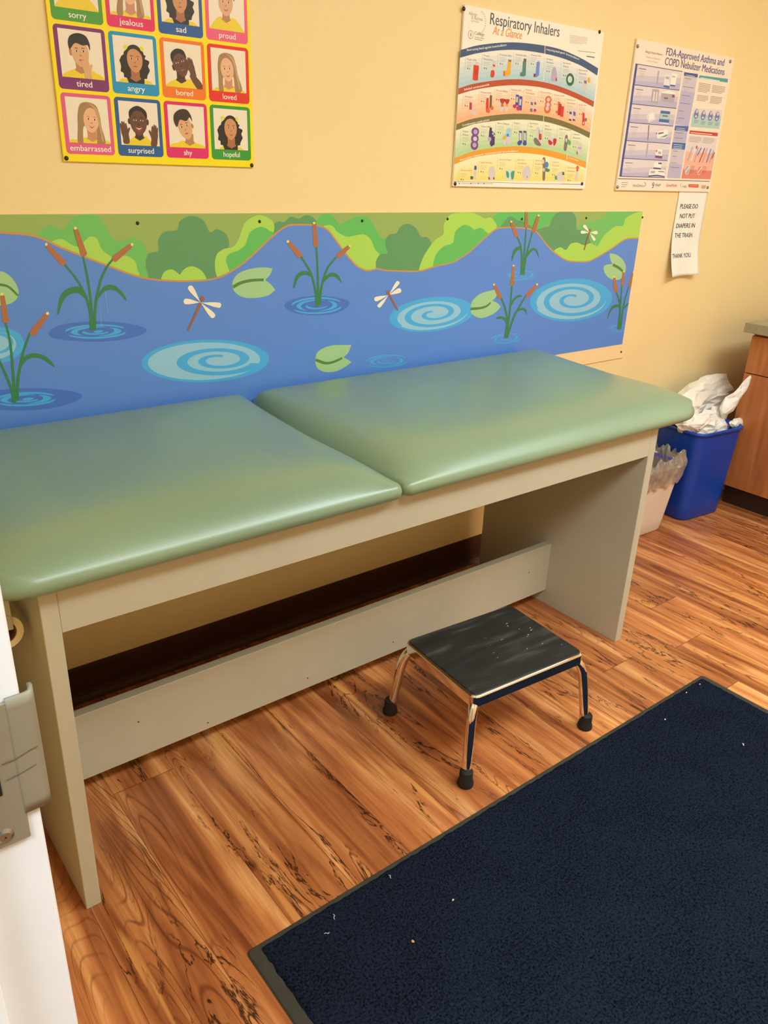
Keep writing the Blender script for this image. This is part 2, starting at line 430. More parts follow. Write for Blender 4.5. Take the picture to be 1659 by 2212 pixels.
# ------------------------------------------------------------------ examination table
T = thing('exam_table', 'long green padded exam table on beige panel legs against the wall', 'exam table')
ztop = 0.722
box('end_panel', 0.0, 0.030, -0.676, -0.048, 0.0, ztop, M_table, T, 0.0012, 1)
box('end_panel', 1.699, 1.729, -0.676, -0.048, 0.0, ztop, M_table, T, 0.0012, 1)
box('apron', 0.0302, 1.6988, -0.6755, -0.650, 0.634, ztop, M_table, T, 0.001, 1)
o = box('apron', 0.0302, 1.6988, -0.074, -0.049, 0.634, ztop, M_table, T, 0.001, 1)
bm = bmesh.new(); add_box(bm, 0.0302, 1.6988, -0.3735, -0.3475, 0.053, 0.2305, 0.001, 1)
st = from_bm('stretcher', bm, M_table, T)
for x, z in ((0.245, 0.155), (0.42, 0.072), (0.72, 0.085), (1.02, 0.09), (1.60, 0.15)):
    bm = bmesh.new(); lathe(bm, [(0.0001, -0.0006), (0.002, -0.0006), (0.0024, 0.0)], (x, -0.3737, z), 'y', 10)
    from_bm('nail', bm, mat('nail_brown', (88, 66, 44), 0.6), st)
box('deck', 0.0, 1.729, -0.650, -0.074, 0.700, 0.7215, M_table, T)
def cushion(x0, x1, rL, rR):
    y0, y1 = -0.712, -0.014
    low = ((.034, .7225), (.019, .7240), (.010, .7275), (.0045, .7320), (.0012, .7375), (0, .744), (.0010, .750), (.0036, .7555), (.0075, .7602))
    up = (.011, .015, .02, .026, .033, .041, .05, .062, .078, .1, .125, .155, .19, .23, .27, .31, .3485)
    def S_(d, k): return 1-math.exp(-max(d-.0075, 0)/k)
    rings = []
    for ins, z in list(low)+[(u_, None) for u_ in up]:
        a0, a1, b0, b1 = x0+ins, x1-ins, y0+ins, y1-ins
        pts = []
        for (sx, sy, ang, r) in ((1, 1, 0, rR), (-1, 1, 90, rL), (-1, -1, 180, rL), (1, -1, 270, rR)):
            r = max(r-ins*0.8, 0.003); r = min(r, (b1-b0)/2-0.0002)
            cx = (a1-r) if sx > 0 else (a0+r); cy = (b1-r) if sy > 0 else (b0+r)
            pts.append([(cx+r*math.cos(math.radians(ang+90*k/22)), cy+r*math.sin(math.radians(ang+90*k/22))) for k in range(23)])
        ring = []
        for c_ in range(4):
            ring += pts[c_]; p, q = pts[c_][-1], pts[(c_+1) % 4][0]
            for k in range(1, 28):
                f = 0.5-0.5*math.cos(math.pi*k/28); ring.append((p[0]+(q[0]-p[0])*f, p[1]+(q[1]-p[1])*f))
        out_ = []
        for x, y in ring:
            if z is None:
                kx = .046-.038*max(0.0, (y-y0)/(y1-y0)-0.45)/0.55; zz = .7602+.0523*S_(y-y0, .046)*S_(y1-y, .010)*S_(x-x0, kx)*S_(x1-x, kx)
            else: zz = z
            out_.append((x, y, zz))
        rings.append(out_)
    bm = bmesh.new(); loft(bm, rings)
    return from_bm('cushion', bm, M_vinyl, T, True)
cushion(-0.10, 0.7515, 0.10, 0.022)
cushion(0.7535, 1.925, 0.022, 0.115)
# paper roll holder under the near end
bm = bmesh.new(); add_box(bm, -0.052, -0.0306, -0.6085, -0.6050, 0.629, 0.7215, 0.0006, 1)
lathe(bm, [(0.0001, -0.6100), (0.0035, -0.6100), (0.0035, -0.600)], (-0.0375, 0, 0.655), 'y', 12)
br = from_bm('roll_bracket', bm, M_table, T)
R = thing('paper_roll', 'small white paper roll hanging under the near end of the exam table', 'paper roll', (-0.046, -0.60, 0.6215))
bm = bmesh.new(); n = 32; rg = []
for (r, y) in ((0.0215, 0.5), (0.033, 0.5), (0.033, 0.0), (0.0215, 0.0), (0.0215, 0.5)):
    rg.append([(r*math.cos(2*math.pi*k/n), y, r*math.sin(2*math.pi*k/n)) for k in range(n)])
loft(bm, rg, False, False); from_bm('paper', bm, mat('roll_paper', (240, 226, 180), 0.7), R, False)
bm = bmesh.new(); rg = []
for (r, y) in ((0.0195, 0.499), (0.0214, 0.499), (0.0214, 0.001), (0.0195, 0.001), (0.0195, 0.499)):
    rg.append([(r*math.cos(2*math.pi*k/n), y, r*math.sin(2*math.pi*k/n)) for k in range(n)])
loft(bm, rg, False, False); from_bm('core', bm, mat('cardboard', (120, 78, 44), 0.8), R, False)

# ------------------------------------------------------------------ step stool
S = thing('step_stool', 'chrome step stool with black ribbed top on the wood floor', 'step stool', (1.080, -0.7145, 0), math.radians(-4.3))
Wd, Dp, H = 0.376, 0.290, 0.235
bm = bmesh.new()
P0 = rrect(Wd, Dp, 0.020, 6); P1 = rrect(Wd-0.005, Dp-0.005, 0.018, 6); P2 = rrect(Wd-0.012, Dp-0.012, 0.015, 6)
loft(bm, [[(x, y, z) for x, y in P] for P, z in ((P2, 0.2055), (P0, 0.2045), (P0, 0.2050), (P0, 0.2295), (P0, 0.2305), (P1, 0.2342), (P2, 0.2350))])
from_bm('frame_band', bm, M_chrome, S, True)
bm = bmesh.new()
Q0 = rrect(Wd-0.013, Dp-0.013, 0.015, 6); Q1 = rrect(Wd-0.017, Dp-0.017, 0.013, 6)
loft(bm, [[(x, y, z) for x, y in P] for P, z in ((Q0, 0.2335), (Q0, 0.2368), (Q1, 0.2380))])
tread = from_bm('tread', bm, [M_tread, mat('paint_fleck', (205, 205, 195), 0.6)], S)
bm = bmesh.new(); bm.from_mesh(tread.data)
def fleck(px, py, rw, rh, ang):
    p = onplane(px, py, 2, 0.2383); d = p-Vector(S.location); c, s_ = math.cos(-S.rotation_euler.z), math.sin(-S.rotation_euler.z)
    x, y = d.x*c-d.y*s_, d.x*s_+d.y*c; vs = []
    for k in range(7):
        a = 2*math.pi*k/7; u, v = rw*math.cos(a)*random.uniform(.7, 1.2), rh*math.sin(a)*random.uniform(.7, 1.2)
        vs.append(bm.verts.new((x+u*math.cos(ang)-v*math.sin(ang), y+u*math.sin(ang)+v*math.cos(ang), 0.2383)))
    f = bm.faces.new(vs); f.material_index = 1
for zx, zy, a, b, g_ in ((940, 245, 6, 1.6, .2), (948, 262, 1.8, 4, .3), (1026, 284, 2, 2, 0), (1102, 275, 3, 1.6, 0), (1108, 290, 4, 2, .3), (1088, 322, 4, 2, .5), (1082, 334, 2.4, 1.6, 0), (1080, 418, 3.2, 2, 1.2), (905, 356, 3.4, 1.6, .1), (918, 352, 2, 1, 0), (786, 345, 2, 1, 0), (798, 346, 1.6, 1, 0), (850, 447, 5, 1, .1), (878, 480, 4, 1, .1), (1186, 384, 3, 1.6, .3), (1318, 390, 3, 1, .2), (1335, 355, 2, 1, 0), (825, 395, 2, .8, 0), (1118, 283, 2, 1, 0)):
    fleck(800+zx*0.31344, 1270+zy*0.31344, a*0.0008, b*0.0008, g_)
bm.to_mesh(tread.data); bm.free()
for sx in (-1, 1):
    for sy in (-1, 1):
        fx_, fy_ = sx*0.2085, sy*0.164
        pts = spline([(sx*0.142, sy*0.106, 0.2180), (sx*0.160, sy*0.120, 0.2145), (sx*0.1765, sy*0.132, 0.2040), (sx*0.1865, sy*0.140, 0.184), (sx*0.193, sy*0.146, 0.150), (fx_-sx*0.003, fy_-sy*0.004, 0.03)], 7)
        bm = bmesh.new(); tube(bm, pts, 0.0125, 16)
        lg = from_bm('leg', bm, M_chrome, S, True)
        bm = bmesh.new(); lathe(bm, [(0.0001, 0.0), (0.0195, 0.0), (0.0205, 0.004), (0.0198, 0.011), (0.0170, 0.019), (0.0165, 0.040), (0.0150, 0.043), (0.0126, 0.0435)], (fx_, fy_, 0), 'z', 22)
        from_bm('rubber_foot', bm, M_rubber, lg, True)

# ------------------------------------------------------------------ floor mat
MT = thing('floor_mat', 'navy blue carpet mat with grey rubber border on the wood floor', 'mat', (0.985, -1.41, 0))
mx0, mx1, my0, my1 = 0.207-0.985, 1.765-0.985, -1.88+1.41, -0.9465+1.41
bm = bmesh.new()
loft(bm, [[(x*s_, y*s_ if False else y*s2, z) for x, y in rrect(mx1-mx0, my1-my0, 0.010, 4)] for s_, s2, z in ((1, 1, 0.0), (1, 1, 0.0015), (0.996, 0.994, 0.0038))])
rb = from_bm('rubber_border', bm, noisy('grey_rubber', (58, 58, 50), (68, 66, 58), 30, 0.75, 0.2), MT)
rb.location = ((mx0+mx1)/2, (my0+my1)/2, 0)
nx, ny = 400, 250
ex0, ex1, ey0, ey1 = mx0+0.026, mx1-0.020, my0+0.016, my1-0.011
V = []; F = []
for j in range(ny+1):
    for i in range(nx+1):
        x = ex0+(ex1-ex0)*i/nx; y = ey0+(ey1-ey0)*j/ny
        e = min(i, nx-i, j, ny-j)
        if e == 0:
            k = 0.006 if i in (0, nx) else 0.0028
            x += k*noise.noise((y*55, 3.1, i)) if i in (0, nx) else 0
            y += k*noise.noise((x*60, 7.7, j)) if j in (0, ny) else 0
            z = 0.0036
        else:
            z = 0.0082 + 0.0008*noise.noise((x*190, y*190, 1.3)) + 0.0008*noise.noise((x*60, y*60, 5)) + random.uniform(-.0006, .0006)
            if e == 1: z -= 0.0012
            x += random.uniform(-.0012, .0012); y += random.uniform(-.0012, .0012)
        V.append((x, y, z))
for j in range(ny):
    for i in range(nx):
        a = j*(nx+1)+i; F.append((a, a+1, a+nx+2, a+nx+1))
me = bpy.data.meshes.new('carpet_pile'); me.from_pydata(V, [], F); link('carpet_pile', me, M_pile, MT, True)
M_lint = mat('lint', (220, 215, 205), 0.9)
for k, (px, py, ln, an) in enumerate(((1606, 1608, 0.008, 0.9), (1512, 1478, 0.003, 0), (1437, 1554, 0.004, .4), (979, 1944, 0.004, .5), (722, 1980, 0.012, 1.1), (706, 2016, 0.010, -.5), (843, 1893, 0.009, 1.3), (1483, 1496, 0.003, 0))):
    p = onplane(px, py, 2, 0.0112); bm = bmesh.new()
    q = [(-ln/2, 0, 0.0), (-ln/6, 0.0012, 0.0006), (ln/6, -0.001, 0.0008), (ln/2, 0.0014, 0.0002)]
    tube(bm, spline(q, 3), 0.0006 if ln > .0085 else 0.0011, 6)
    o = from_bm('lint_speck', bm, M_lint); o.location = (p.x, p.y, 0.0106); o.rotation_euler = (0, 0, an)
    tag(o, 'tiny white speck of lint lying on the navy mat', 'lint', 'white lint specks on the mat')
p = onplane(892, 2033, 2, 0.012); bm = bmesh.new(); bmesh.ops.create_icosphere(bm, subdivisions=2, radius=0.003)
for v in bm.verts: v.co *= 1+0.35*noise.noise(v.co*500); v.co.z *= 0.6
o = from_bm('crumb', bm, mat('crumb_tan', (196, 158, 96), 0.8)); o.location = (p.x, p.y, 0.0115); tag(o, 'tiny tan crumb on the navy mat near its front', 'crumb')

# ------------------------------------------------------------------ cabinet and countertop
C = thing('base_cabinet', 'orange brown wood base cabinet at the right edge under the counter', 'cabinet', (3.09, -0.65, 0))
def cbox(name, x0, x1, y0, y1, z0, z1, m, par=C, bev=0.0):
    bm = bmesh.new(); add_box(bm, x0-3.09, x1-3.09, y0+0.65, y1+0.65, z0, z1, bev, 1); return from_bm(name, bm, m, par)
cbox('carcass', 3.092, 3.69, -1.10, -0.205, 0.098, 0.784, M_cab)
cbox('toe_kick', 3.125, 3.69, -1.10, -0.208, 0.0, 0.098, M_kick)
for y0, y1 in ((-0.651, -0.2065), (-1.099, -0.654)):
    cbox('drawer_front', 3.074, 3.092, y0, y1, 0.6165, 0.7735, M_cab, C, 0.001)
    cbox('door', 3.074, 3.092, y0, y1, 0.100, 0.6125, M_cab, C, 0.001)
bm = bmesh.new(); add_box(bm, 3.046, 3.695, -1.12, -0.178, 0.786, 0.8265, 0.0015, 1)
tag(from_bm('countertop', bm, M_counter), 'grey laminate countertop on the wood cabinet at the right edge', 'countertop')

# ------------------------------------------------------------------ waste bins
def bin_shell(name, m, w0, d0, w1, d1, h, r0_, r1_, lipw, par, wall=0.003):
    bm = bmesh.new(); rg = []
    def R_(w_, d_, r_, z): return [(x, y, z) for x, y in rrect(w_, d_, r_, 7)]
    def lerp(f): return w0+(w1-w0)*f, d0+(d1-d0)*f, r0_+(r1_-r0_)*f
    rg.append(R_(w0-0.02, d0-0.02, r0_-0.008, 0.0)); rg.append(R_(w0-0.006, d0-0.006, r0_, 0.002)); rg.append(R_(w0, d0, r0_, 0.008))
    for f in (0.2, 0.4, 0.6, 0.8, 0.94): a, b, c = lerp(f); rg.append(R_(a, b, c, h*f))
    a, b, c = lerp(0.965); rg.append(R_(a+0.002, b+0.002, c, h*0.965)); rg.append(R_(w1+lipw, d1+lipw, r1_+lipw/2, h-0.012))
    rg.append(R_(w1+lipw, d1+lipw, r1_+lipw/2, h-0.003)); rg.append(R_(w1+lipw*0.6, d1+lipw*0.6, r1_+lipw/2, h)); rg.append(R_(w1-2*wall, d1-2*wall, r1_, h-0.001))
    for f in (0.9, 0.5, 0.04): a, b, c = lerp(f); rg.append(R_(a-2*wall, b-2*wall, c, max(h*f, 0.006)))
    loft(bm, rg); return from_bm(name, bm, m, par, True)
B = thing('recycling_bin', 'blue plastic recycling bin full of white paper beside the cabinet', 'bin', (2.880, -0.156, 0), math.radians(-6))
bin_shell('bin_body', M_blue, 0.262, 0.205, 0.300, 0.250, 0.408, 0.042, 0.048, 0.016, B)
G = thing('waste_bin', 'small cream plastic waste bin behind the right end of the exam table', 'bin', (2.512, -0.150, 0), math.radians(-2))
bin_shell('bin_body', M_bin, 0.215, 0.165, 0.285, 0.225, 0.305, 0.050, 0.055, 0.012, G)
# clear liner folded over the rim
bm = bmesh.new(); rg = []
nn = 96
def liner_ring(w_, d_, r_, z, am, zam, seed):
    raw = rrect(w_, d_, r_, 8); raw = raw+raw[:1]; base_ = []; ring = []
    tot = [0.0]
    for a, b in zip(raw, raw[1:]): tot.append(tot[-1]+math.hypot(b[0]-a[0], b[1]-a[1]))
    for k in range(132):
        q = tot[-1]*k/132; i0 = max(n for n in range(len(tot)-1) if tot[n] <= q); f = (q-tot[i0])/(tot[i0+1]-tot[i0])
        base_.append((raw[i0][0]+(raw[i0+1][0]-raw[i0][0])*f, raw[i0][1]+(raw[i0+1][1]-raw[i0][1])*f))
    for i, (x, y) in enumerate(base_):
        q = Vector((x, y, 0)); nv = q.normalized()
        n1_ = noise.noise((x*38, y*38, seed)); n2_ = noise.noise((x*80+9, y*80, seed*1.7))
        n3_ = noise.noise((x*170, y*170, seed*3.3)); ring.append((x+nv.x*am*(n1_+0.6*n2_+0.5*n3_), y+nv.y*am*(n1_+0.6*n2_+0.5*n3_), z+zam*(noise.noise((x*40, y*40, seed+20))+0.35*n2_+0.2*n3_)))
    return ring
for (w_, d_, z, am, zam, sd) in ((0.215, 0.165, 0.12, 0.004, 0.004, 1), (0.255, 0.20, 0.22, 0.006, 0.004, 2), (0.268, 0.21, 0.285, 0.006, 0.004, 3), (0.284, 0.224, 0.318, 0.010, 0.010, 4), (0.290, 0.232, 0.338, 0.014, 0.040, 5), (0.309, 0.249, 0.316, 0.008, 0.012, 6), (0.313, 0.253, 0.300, 0.007, 0.006, 7), (0.308, 0.248, 0.278, 0.008, 0.006, 7.5), (0.298, 0.238, 0.255, 0.010, 0.008, 8), (0.290, 0.230, 0.225, 0.008, 0.016, 9)):
    rg.append(liner_ring(w_, d_, 0.055, z, am, zam, sd))
loft(bm, rg, False, False)
lin_ = from_bm('bin_liner', bm, M_film, G, False); lin_['label'] = 'crumpled clear plastic liner'
bm = bmesh.new(); loft(bm, [[(x, y, z+0.006*noise.noise((x*30, y*30, 4))) for x, y in rrect(0.268, 0.208, 0.05, 10)] for z in (0.286, 0.300)], False, False)
from_bm('drawstring', bm, mat('violet_band', (120, 110, 226), 0.5), G, True)

# crumpled paper in the blue bin: folded sheets
def sheet(name, pts, nu, nv, amp, seed, freq, label, jit=0.006):
    """pts: rows of 3-D points (a coarse net) -> a creased sheet"""
    rowsp = [spline(r_, nu) for r_ in pts]; cols = list(zip(*rowsp)); net = [spline(c_, nv) for c_ in cols]
    bm = bmesh.new(); vs = []; rs = random.Random(int(seed*10))
    for i, c_ in enumerate(net):
        rr = []
        for j, p in enumerate(c_):
            if 0 < i < len(net)-1 and 0 < j < len(c_)-1: p = p+Vector((rs.uniform(-1, 1), 0, rs.uniform(-1, 1)))*jit
            q = p*freq+Vector((seed, seed*2, 0))
            a = abs(noise.noise(q))*1.6 - 0.4 + 0.6*abs(noise.noise(q*2.1+Vector((5, 1, 2))))-0.15
            d = Vector((noise.noise(q+Vector((9, 0, 0))), -1.0, noise.noise(q+Vector((0, 9, 0))))).normalized()
            rr.append(bm.verts.new(p+d*amp*a))
        vs.append(rr)
    for a, b in zip(vs, vs[1:]):
        for k in range(len(a)-1):
            if rs.random() < 0.5: bm.faces.new((a[k], b[k], b[k+1])); bm.faces.new((a[k], b[k+1], a[k+1]))
            else: bm.faces.new((a[k], b[k], a[k+1])); bm.faces.new((b[k], b[k+1], a[k+1]))
    o = from_bm(name, bm, M_paper)
    md = o.modifiers.new('thickness', 'SOLIDIFY'); md.thickness = 0.0006
    tag(o, label, 'paper'); return o
def Zp(zx, zy, y): return onplane(1340+zx/4.254, 660+zy/4.254, 1, y)
sheet('crumpled_paper', [
    [Zp(530, 800, -.09), Zp(700, 685, -.08), Zp(840, 632, -.06), Zp(988, 626, -.05)],
    [Zp(500, 870, -.14), Zp(690, 780, -.15), Zp(850, 745, -.11), Zp(1010, 720, -.07)],
    [Zp(520, 960, -.17), Zp(690, 900, -.19), Zp(820, 860, -.13), Zp(1040, 800, -.09)],
    [Zp(540, 1050, -.18), Zp(680, 1010, -.19), Zp(830, 930, -.12), Zp(1000, 900, -.10)],
    [Zp(600, 1150, -.14), Zp(720, 1110, -.14), Zp(850, 1050, -.12), Zp(960, 1040, -.11)]], 3, 3, 0.026, 1.0, 15, 'large crumpled white sheet rising at the back of the blue bin')
sheet('crumpled_paper', [
    [Zp(1195, 642, -.262), Zp(1203, 648, -.265), Zp(1206, 660, -.268), Zp(1202, 675, -.270)],
    [Zp(1115, 718, -.245), Zp(1140, 735, -.255), Zp(1158, 755, -.262), Zp(1164, 772, -.262)],
    [Zp(1030, 795, -.225), Zp(1062, 832, -.240), Zp(1088, 858, -.252), Zp(1100, 868, -.250)],
    [Zp(930, 890, -.200), Zp(970, 930, -.225), Zp(1015, 960, -.240), Zp(1040, 968, -.230)],
    [Zp(900, 960, -.185), Zp(935, 1000, -.22), Zp(960, 1020, -.225), Zp(985, 1000, -.205)],
    [Zp(910, 1050, -.17), Zp(930, 1060, -.19), Zp(950, 1080, -.19), Zp(970, 1070, -.18)]], 2, 2, 0.010, 4.0, 15, 'white paper with one pointed corner sticking out of the blue bin')
sheet('crumpled_paper', [
    [Zp(520, 1075, -.15), Zp(590, 1040, -.17), Zp(690, 1030, -.20), Zp(790, 960, -.19), Zp(890, 925, -.17)],
    [Zp(520, 1095, -.17), Zp(600, 1080, -.20), Zp(700, 1075, -.225), Zp(820, 1030, -.22), Zp(910, 1000, -.19)],
    [Zp(530, 1120, -.175), Zp(610, 1120, -.205), Zp(720, 1130, -.235), Zp(850, 1100, -.235), Zp(960, 1050, -.21)],
    [Zp(540, 1150, -.17), Zp(625, 1170, -.20), Zp(750, 1190, -.230), Zp(880, 1170, -.235), Zp(1000, 1110, -.215)],
    [Zp(560, 1230, -.14), Zp(650, 1260, -.17), Zp(760, 1290, -.18), Zp(890, 1270, -.19), Zp(985, 1220, -.18)]], 3, 3, 0.024, 8.0, 15, 'crumpled white sheet along the front rim of the blue bin')
sheet('crumpled_paper', [
    [Zp(1015, 1062, -.235), Zp(1050, 1040, -.235), Zp(1100, 1030, -.235), Zp(1150, 1030, -.225)],
    [Zp(1005, 1085, -.245), Zp(1050, 1070, -.255), Zp(1105, 1055, -.255), Zp(1158, 1048, -.235)],
    [Zp(1020, 1120, -.245), Zp(1060, 1110, -.260), Zp(1110, 1095, -.262), Zp(1154, 1082, -.240)],
    [Zp(1040, 1170, -.235), Zp(1070, 1160, -.245), Zp(1110, 1150, -.245), Zp(1135, 1140, -.235)]], 2, 2, 0.012, 12.0, 30, 'small white paper wad at the right corner of the blue bin')

# ------------------------------------------------------------------ painted pond mural
MU = thing('wall_mural', 'long painted pond mural panel with cattails above the exam table', 'mural', (0, 0, 0))
bm = bmesh.new(); add_box(bm, -0.20, 2.4695, -0.0050, -0.0004, 0.7045, 1.2575, 0.0008, 1)
from_bm('panel', bm, mat('panel_cream', (247, 217, 166), 0.4), MU)
AX1, AZ0, AZ1 = 2.4475, 0.7620, 1.2572
mc = {k: pm(k, v, 0.30) for k, v in dict(blue=(92, 140, 224), olive=(152, 178, 100), g1=(98, 190, 100), lime=(172, 216, 94), dk=(96, 154, 106), bank=(206, 148, 84),
      stem=(52, 130, 82), head=(176, 112, 78), tip=(240, 220, 130), pad=(164, 206, 152), vein=(84, 134, 68), wing=(248, 236, 214), body=(160, 98, 70), cy=(74, 174, 236), pale=(150, 200, 230), deep=(72, 116, 210), g2=(112, 192, 104)).items()}
CL = (-0.20, AX1, AZ0, AZ1)
def a4(p): return WX(p[0]*0.33755, 440+p[1]*0.33755)
def a5(p): return WX(480+p[0]*0.28933, 440+p[1]*0.28933)
def a6(p): return WX(940+p[0]*0.28933, 440+p[1]*0.28933)
def aP(p): return WX(p[0], p[1])
SCALE = 0.00067   # metres per photograph pixel near the mural's middle, only for stroke widths
def local(cv, p, k):  # metres per traced pixel at p
    a, b = cv(p), cv((p[0]+10, p[1])); return abs(b[0]-a[0])/10
Y0 = -0.0053
pr = Print(Y0, CL); pr.rect(-0.2, AX1, AZ0, AZ1, mc['olive']); pr.build('hillside', MU)
def bush(cv, pts, m, layer, n=6):
    pr = Print(Y0, CL); pr.poly([cv((p.x, p.y)) for p in spline(pts, n, True)], mc[m], layer); pr.build('bush', MU)
bush(a4, [(240, 200), (275, 155), (330, 140), (400, 165), (430, 130), (470, 88), (540, 68), (620, 75), (680, 150), (720, 220), (790, 238), (850, 220), (910, 250), (940, 310), (950, 400), (975, 490), (600, 520), (240, 290)], 'g2', 1)
bush(a4, [(320, 250), (390, 225), (450, 258), (500, 275), (540, 240), (580, 210), (620, 225), (650, 290), (700, 330), (740, 345), (800, 332), (860, 365), (878, 420), (870, 470), (600, 480), (330, 290)], 'lime', 2)
bush(a4, [(1000, 500), (945, 440), (932, 380), (950, 320), (1012, 302), (1010, 235), (1050, 182), (1130, 168), (1150, 112), (1220, 78), (1300, 105), (1342, 182), (1390, 163), (1450, 200), (1466, 270), (1450, 300), (1410, 480), (1390, 520)], 'dk', 3)
bush(a4, [(1028, 490), (1050, 438), (1100, 420), (1146, 452), (1150, 456), (1180, 418), (1230, 400), (1290, 430), (1325, 490), (1335, 550), (1025, 550)], 'lime', 4)
bush(aP, [(470, 600), (464, 575), (468, 550), (483, 538), (503, 533), (516, 514), (527, 484), (543, 470), (561, 464.5), (578, 470), (591, 483), (587, 510), (545, 575), (490, 612)], 'lime', 4)
bush(aP, [(497, 590), (488, 561), (496, 548), (516, 540), (530, 528), (537, 507), (547, 496), (565, 490), (581, 498), (588, 510), (545, 575), (505, 600)], 'g1', 5)
bush(a5, [(360, 240), (372, 168), (420, 132), (462, 138), (510, 98), (572, 112), (620, 86), (680, 104), (722, 165), (720, 220), (400, 300)], 'dk', 1)
bush(a5, [(705, 160), (712, 120), (745, 85), (800, 80), (840, 110), (872, 150), (930, 130), (1000, 100), (1070, 100), (1120, 140), (1150, 200), (1190, 255), (1245, 270), (1245, 375), (1180, 400), (1000, 420), (800, 220)], 'g1', 2)
bush(a5, [(760, 180), (790, 160), (825, 168), (860, 210), (930, 246), (1000, 236), (1060, 230), (1110, 270), (1140, 340), (1178, 385), (1160, 440), (1150, 520), (1000, 520), (850, 290)], 'lime', 3)
bush(a5, [(1150, 500), (1148, 430), (1180, 378), (1235, 370), (1216, 300), (1242, 235), (1300, 220), (1330, 172), (1382, 150), (1442, 178), (1484, 245), (1532, 252), (1562, 305), (1545, 380), (1505, 440), (1485, 530), (1160, 530)], 'dk', 4)
bush(aP, [(905, 590), (912, 560), (926, 536), (940, 518), (957, 506), (958, 486), (969, 466), (988, 460), (1021, 460), (1038, 467.5), (1047, 472), (1059, 470), (1070, 481), (1072, 494), (1056, 514), (985, 575), (930, 592)], 'lime', 5)
bush(aP, [(934, 585), (940, 553), (957, 533), (978, 524), (983, 501), (1001, 486), (1015, 489), (1024, 496), (1038, 492), (1051, 502), (1056, 512), (1000, 565), (940, 595)], 'g1', 6)
bush(a6, [(455, 210), (440, 160), (432, 110), (480, 66), (660, 55), (900, 62), (890, 110), (810, 180), (770, 240)], 'g1', 1)
bush(a6, [(500, 200), (510, 140), (560, 95), (612, 122), (665, 135), (720, 175), (720, 210)], 'dk', 2)
bush(a6, [(745, 215), (810, 178), (850, 165), (872, 110), (910, 70), (960, 52), (1020, 60), (1052, 110), (1056, 190), (1112, 200), (1155, 270), (1135, 330), (900, 400), (840, 330)], 'dk', 3)
bush(a6, [(1058, 200), (1100, 150), (1160, 130), (1220, 120), (1280, 80), (1330, 50), (1560, 50), (1560, 260), (1200, 330), (1110, 300)], 'g2', 2)
bush(a6, [(880, 370), (930, 325), (975, 345), (1010, 300), (1060, 290), (1110, 310), (1160, 295), (1210, 315), (1250, 250), (1300, 200), (1350, 168), (1400, 165), (1422, 110), (1480, 75), (1530, 58), (1570, 58), (1570, 290), (1250, 440), (950, 460)], 'lime', 4)
shore = [(-170, 470), (-60, 492), (0, 502), (51, 506), (88, 514), (135, 536), (186, 556), (236, 575), (287, 594), (321, 602), (371, 606.5), (422, 606.5), (466, 601), (506, 582), (540, 556), (567, 530), (596, 504), (616, 489.5), (632, 485.5), (668, 485.5), (691, 488.5), (709, 498), (726, 520), (746, 547), (769, 573), (787, 583), (798, 584), (816, 580.5), (833, 584), (871, 585.5), (908, 585), (940, 575), (969, 569), (985, 563), (1012, 545.6), (1035, 525), (1056, 506.5), (1071, 495), (1090, 491.5), (1125, 492), (1145, 495), (1160, 502), (1177, 524), (1195, 543), (1223, 562), (1247, 565), (1270, 564.5), (1287, 557), (1316, 540), (1345, 520), (1361, 515), (1395, 514.5)]
sh = [aP((p.x, p.y)) for p in spline(shore, 4)]
pr = Print(Y0, CL); pr.poly(sh+[(2.6, 0.7), (-0.5, 0.7)], mc['blue'], 7); pr.build('pond', MU)
pr = Print(Y0, CL); pr.stroke(sh, 0.0042, mc['bank'], 8, smooth=False); pr.build('bank_line', MU)

def spiral(cv, c, rx, ry, tilt, turns, m_out, m_in, ring, layer=9, ph=0.0, end=0.12, sw=None, r0=1.0, ox0=0.0):
    """painted eddy: dark outline, pale inside, a spiral stroke"""
    pr = Print(Y0, CL); ct, s_ = math.cos(tilt), math.sin(tilt)
    def E(f, a, ox=0.0, oy=0.0):
        x, y = (f*math.cos(a)+ox)*rx, (f*math.sin(a)+oy)*ry
        return cv((c[0]+x*ct-y*s_, c[1]+x*s_+y*ct))
    pr.poly([E(1, 2*math.pi*k/40) for k in range(40)], m_out, layer)
    pr.poly([E(1-ring, 2*math.pi*k/40, -0.02, 0.01) for k in range(40)], m_in, layer+1)
    K = int(36*turns); sw = sw or 0.15; A = []; B_ = []
    for k in range(K+1):
        f = k/K; rr = r0*((1-ring*0.55)*(1-f)**0.85*(1-end)+end); a = ph+2*math.pi*turns*f
        ww = sw*(1-0.45*f)/2
        A.append(E(min(rr+ww, 0.99), a, ox0+0.06*f, -0.04*f)); B_.append(E(max(rr-ww, 0.01), a, ox0+0.06*f, -0.04*f))
    for k in range(K): pr.poly([A[k], A[k+1], B_[k+1], B_[k]], m_out, layer+2)
    return pr.build('water_swirl', MU)
spiral(aP, (443, 779.5), 138, 46, -0.035, 1.75, mc['cy'], mc['pale'], 0.12, ph=0.3, end=0.22, sw=0.19, r0=0.70, ox0=0.17)
spiral(aP, (932, 679), 92, 37, -0.12, 2.3, mc['cy'], mc['pale'], 0.13, ph=2.6, sw=0.19)
spiral(aP, (1233, 648), 89, 46, -0.07, 2.4, mc['cy'], mc['pale'], 0.12, ph=2.8, sw=0.17)
spiral(aP, (-10, 746), 62, 40, -0.1, 1.6, mc['cy'], mc['pale'], 0.26, ph=1.0, sw=0.2)
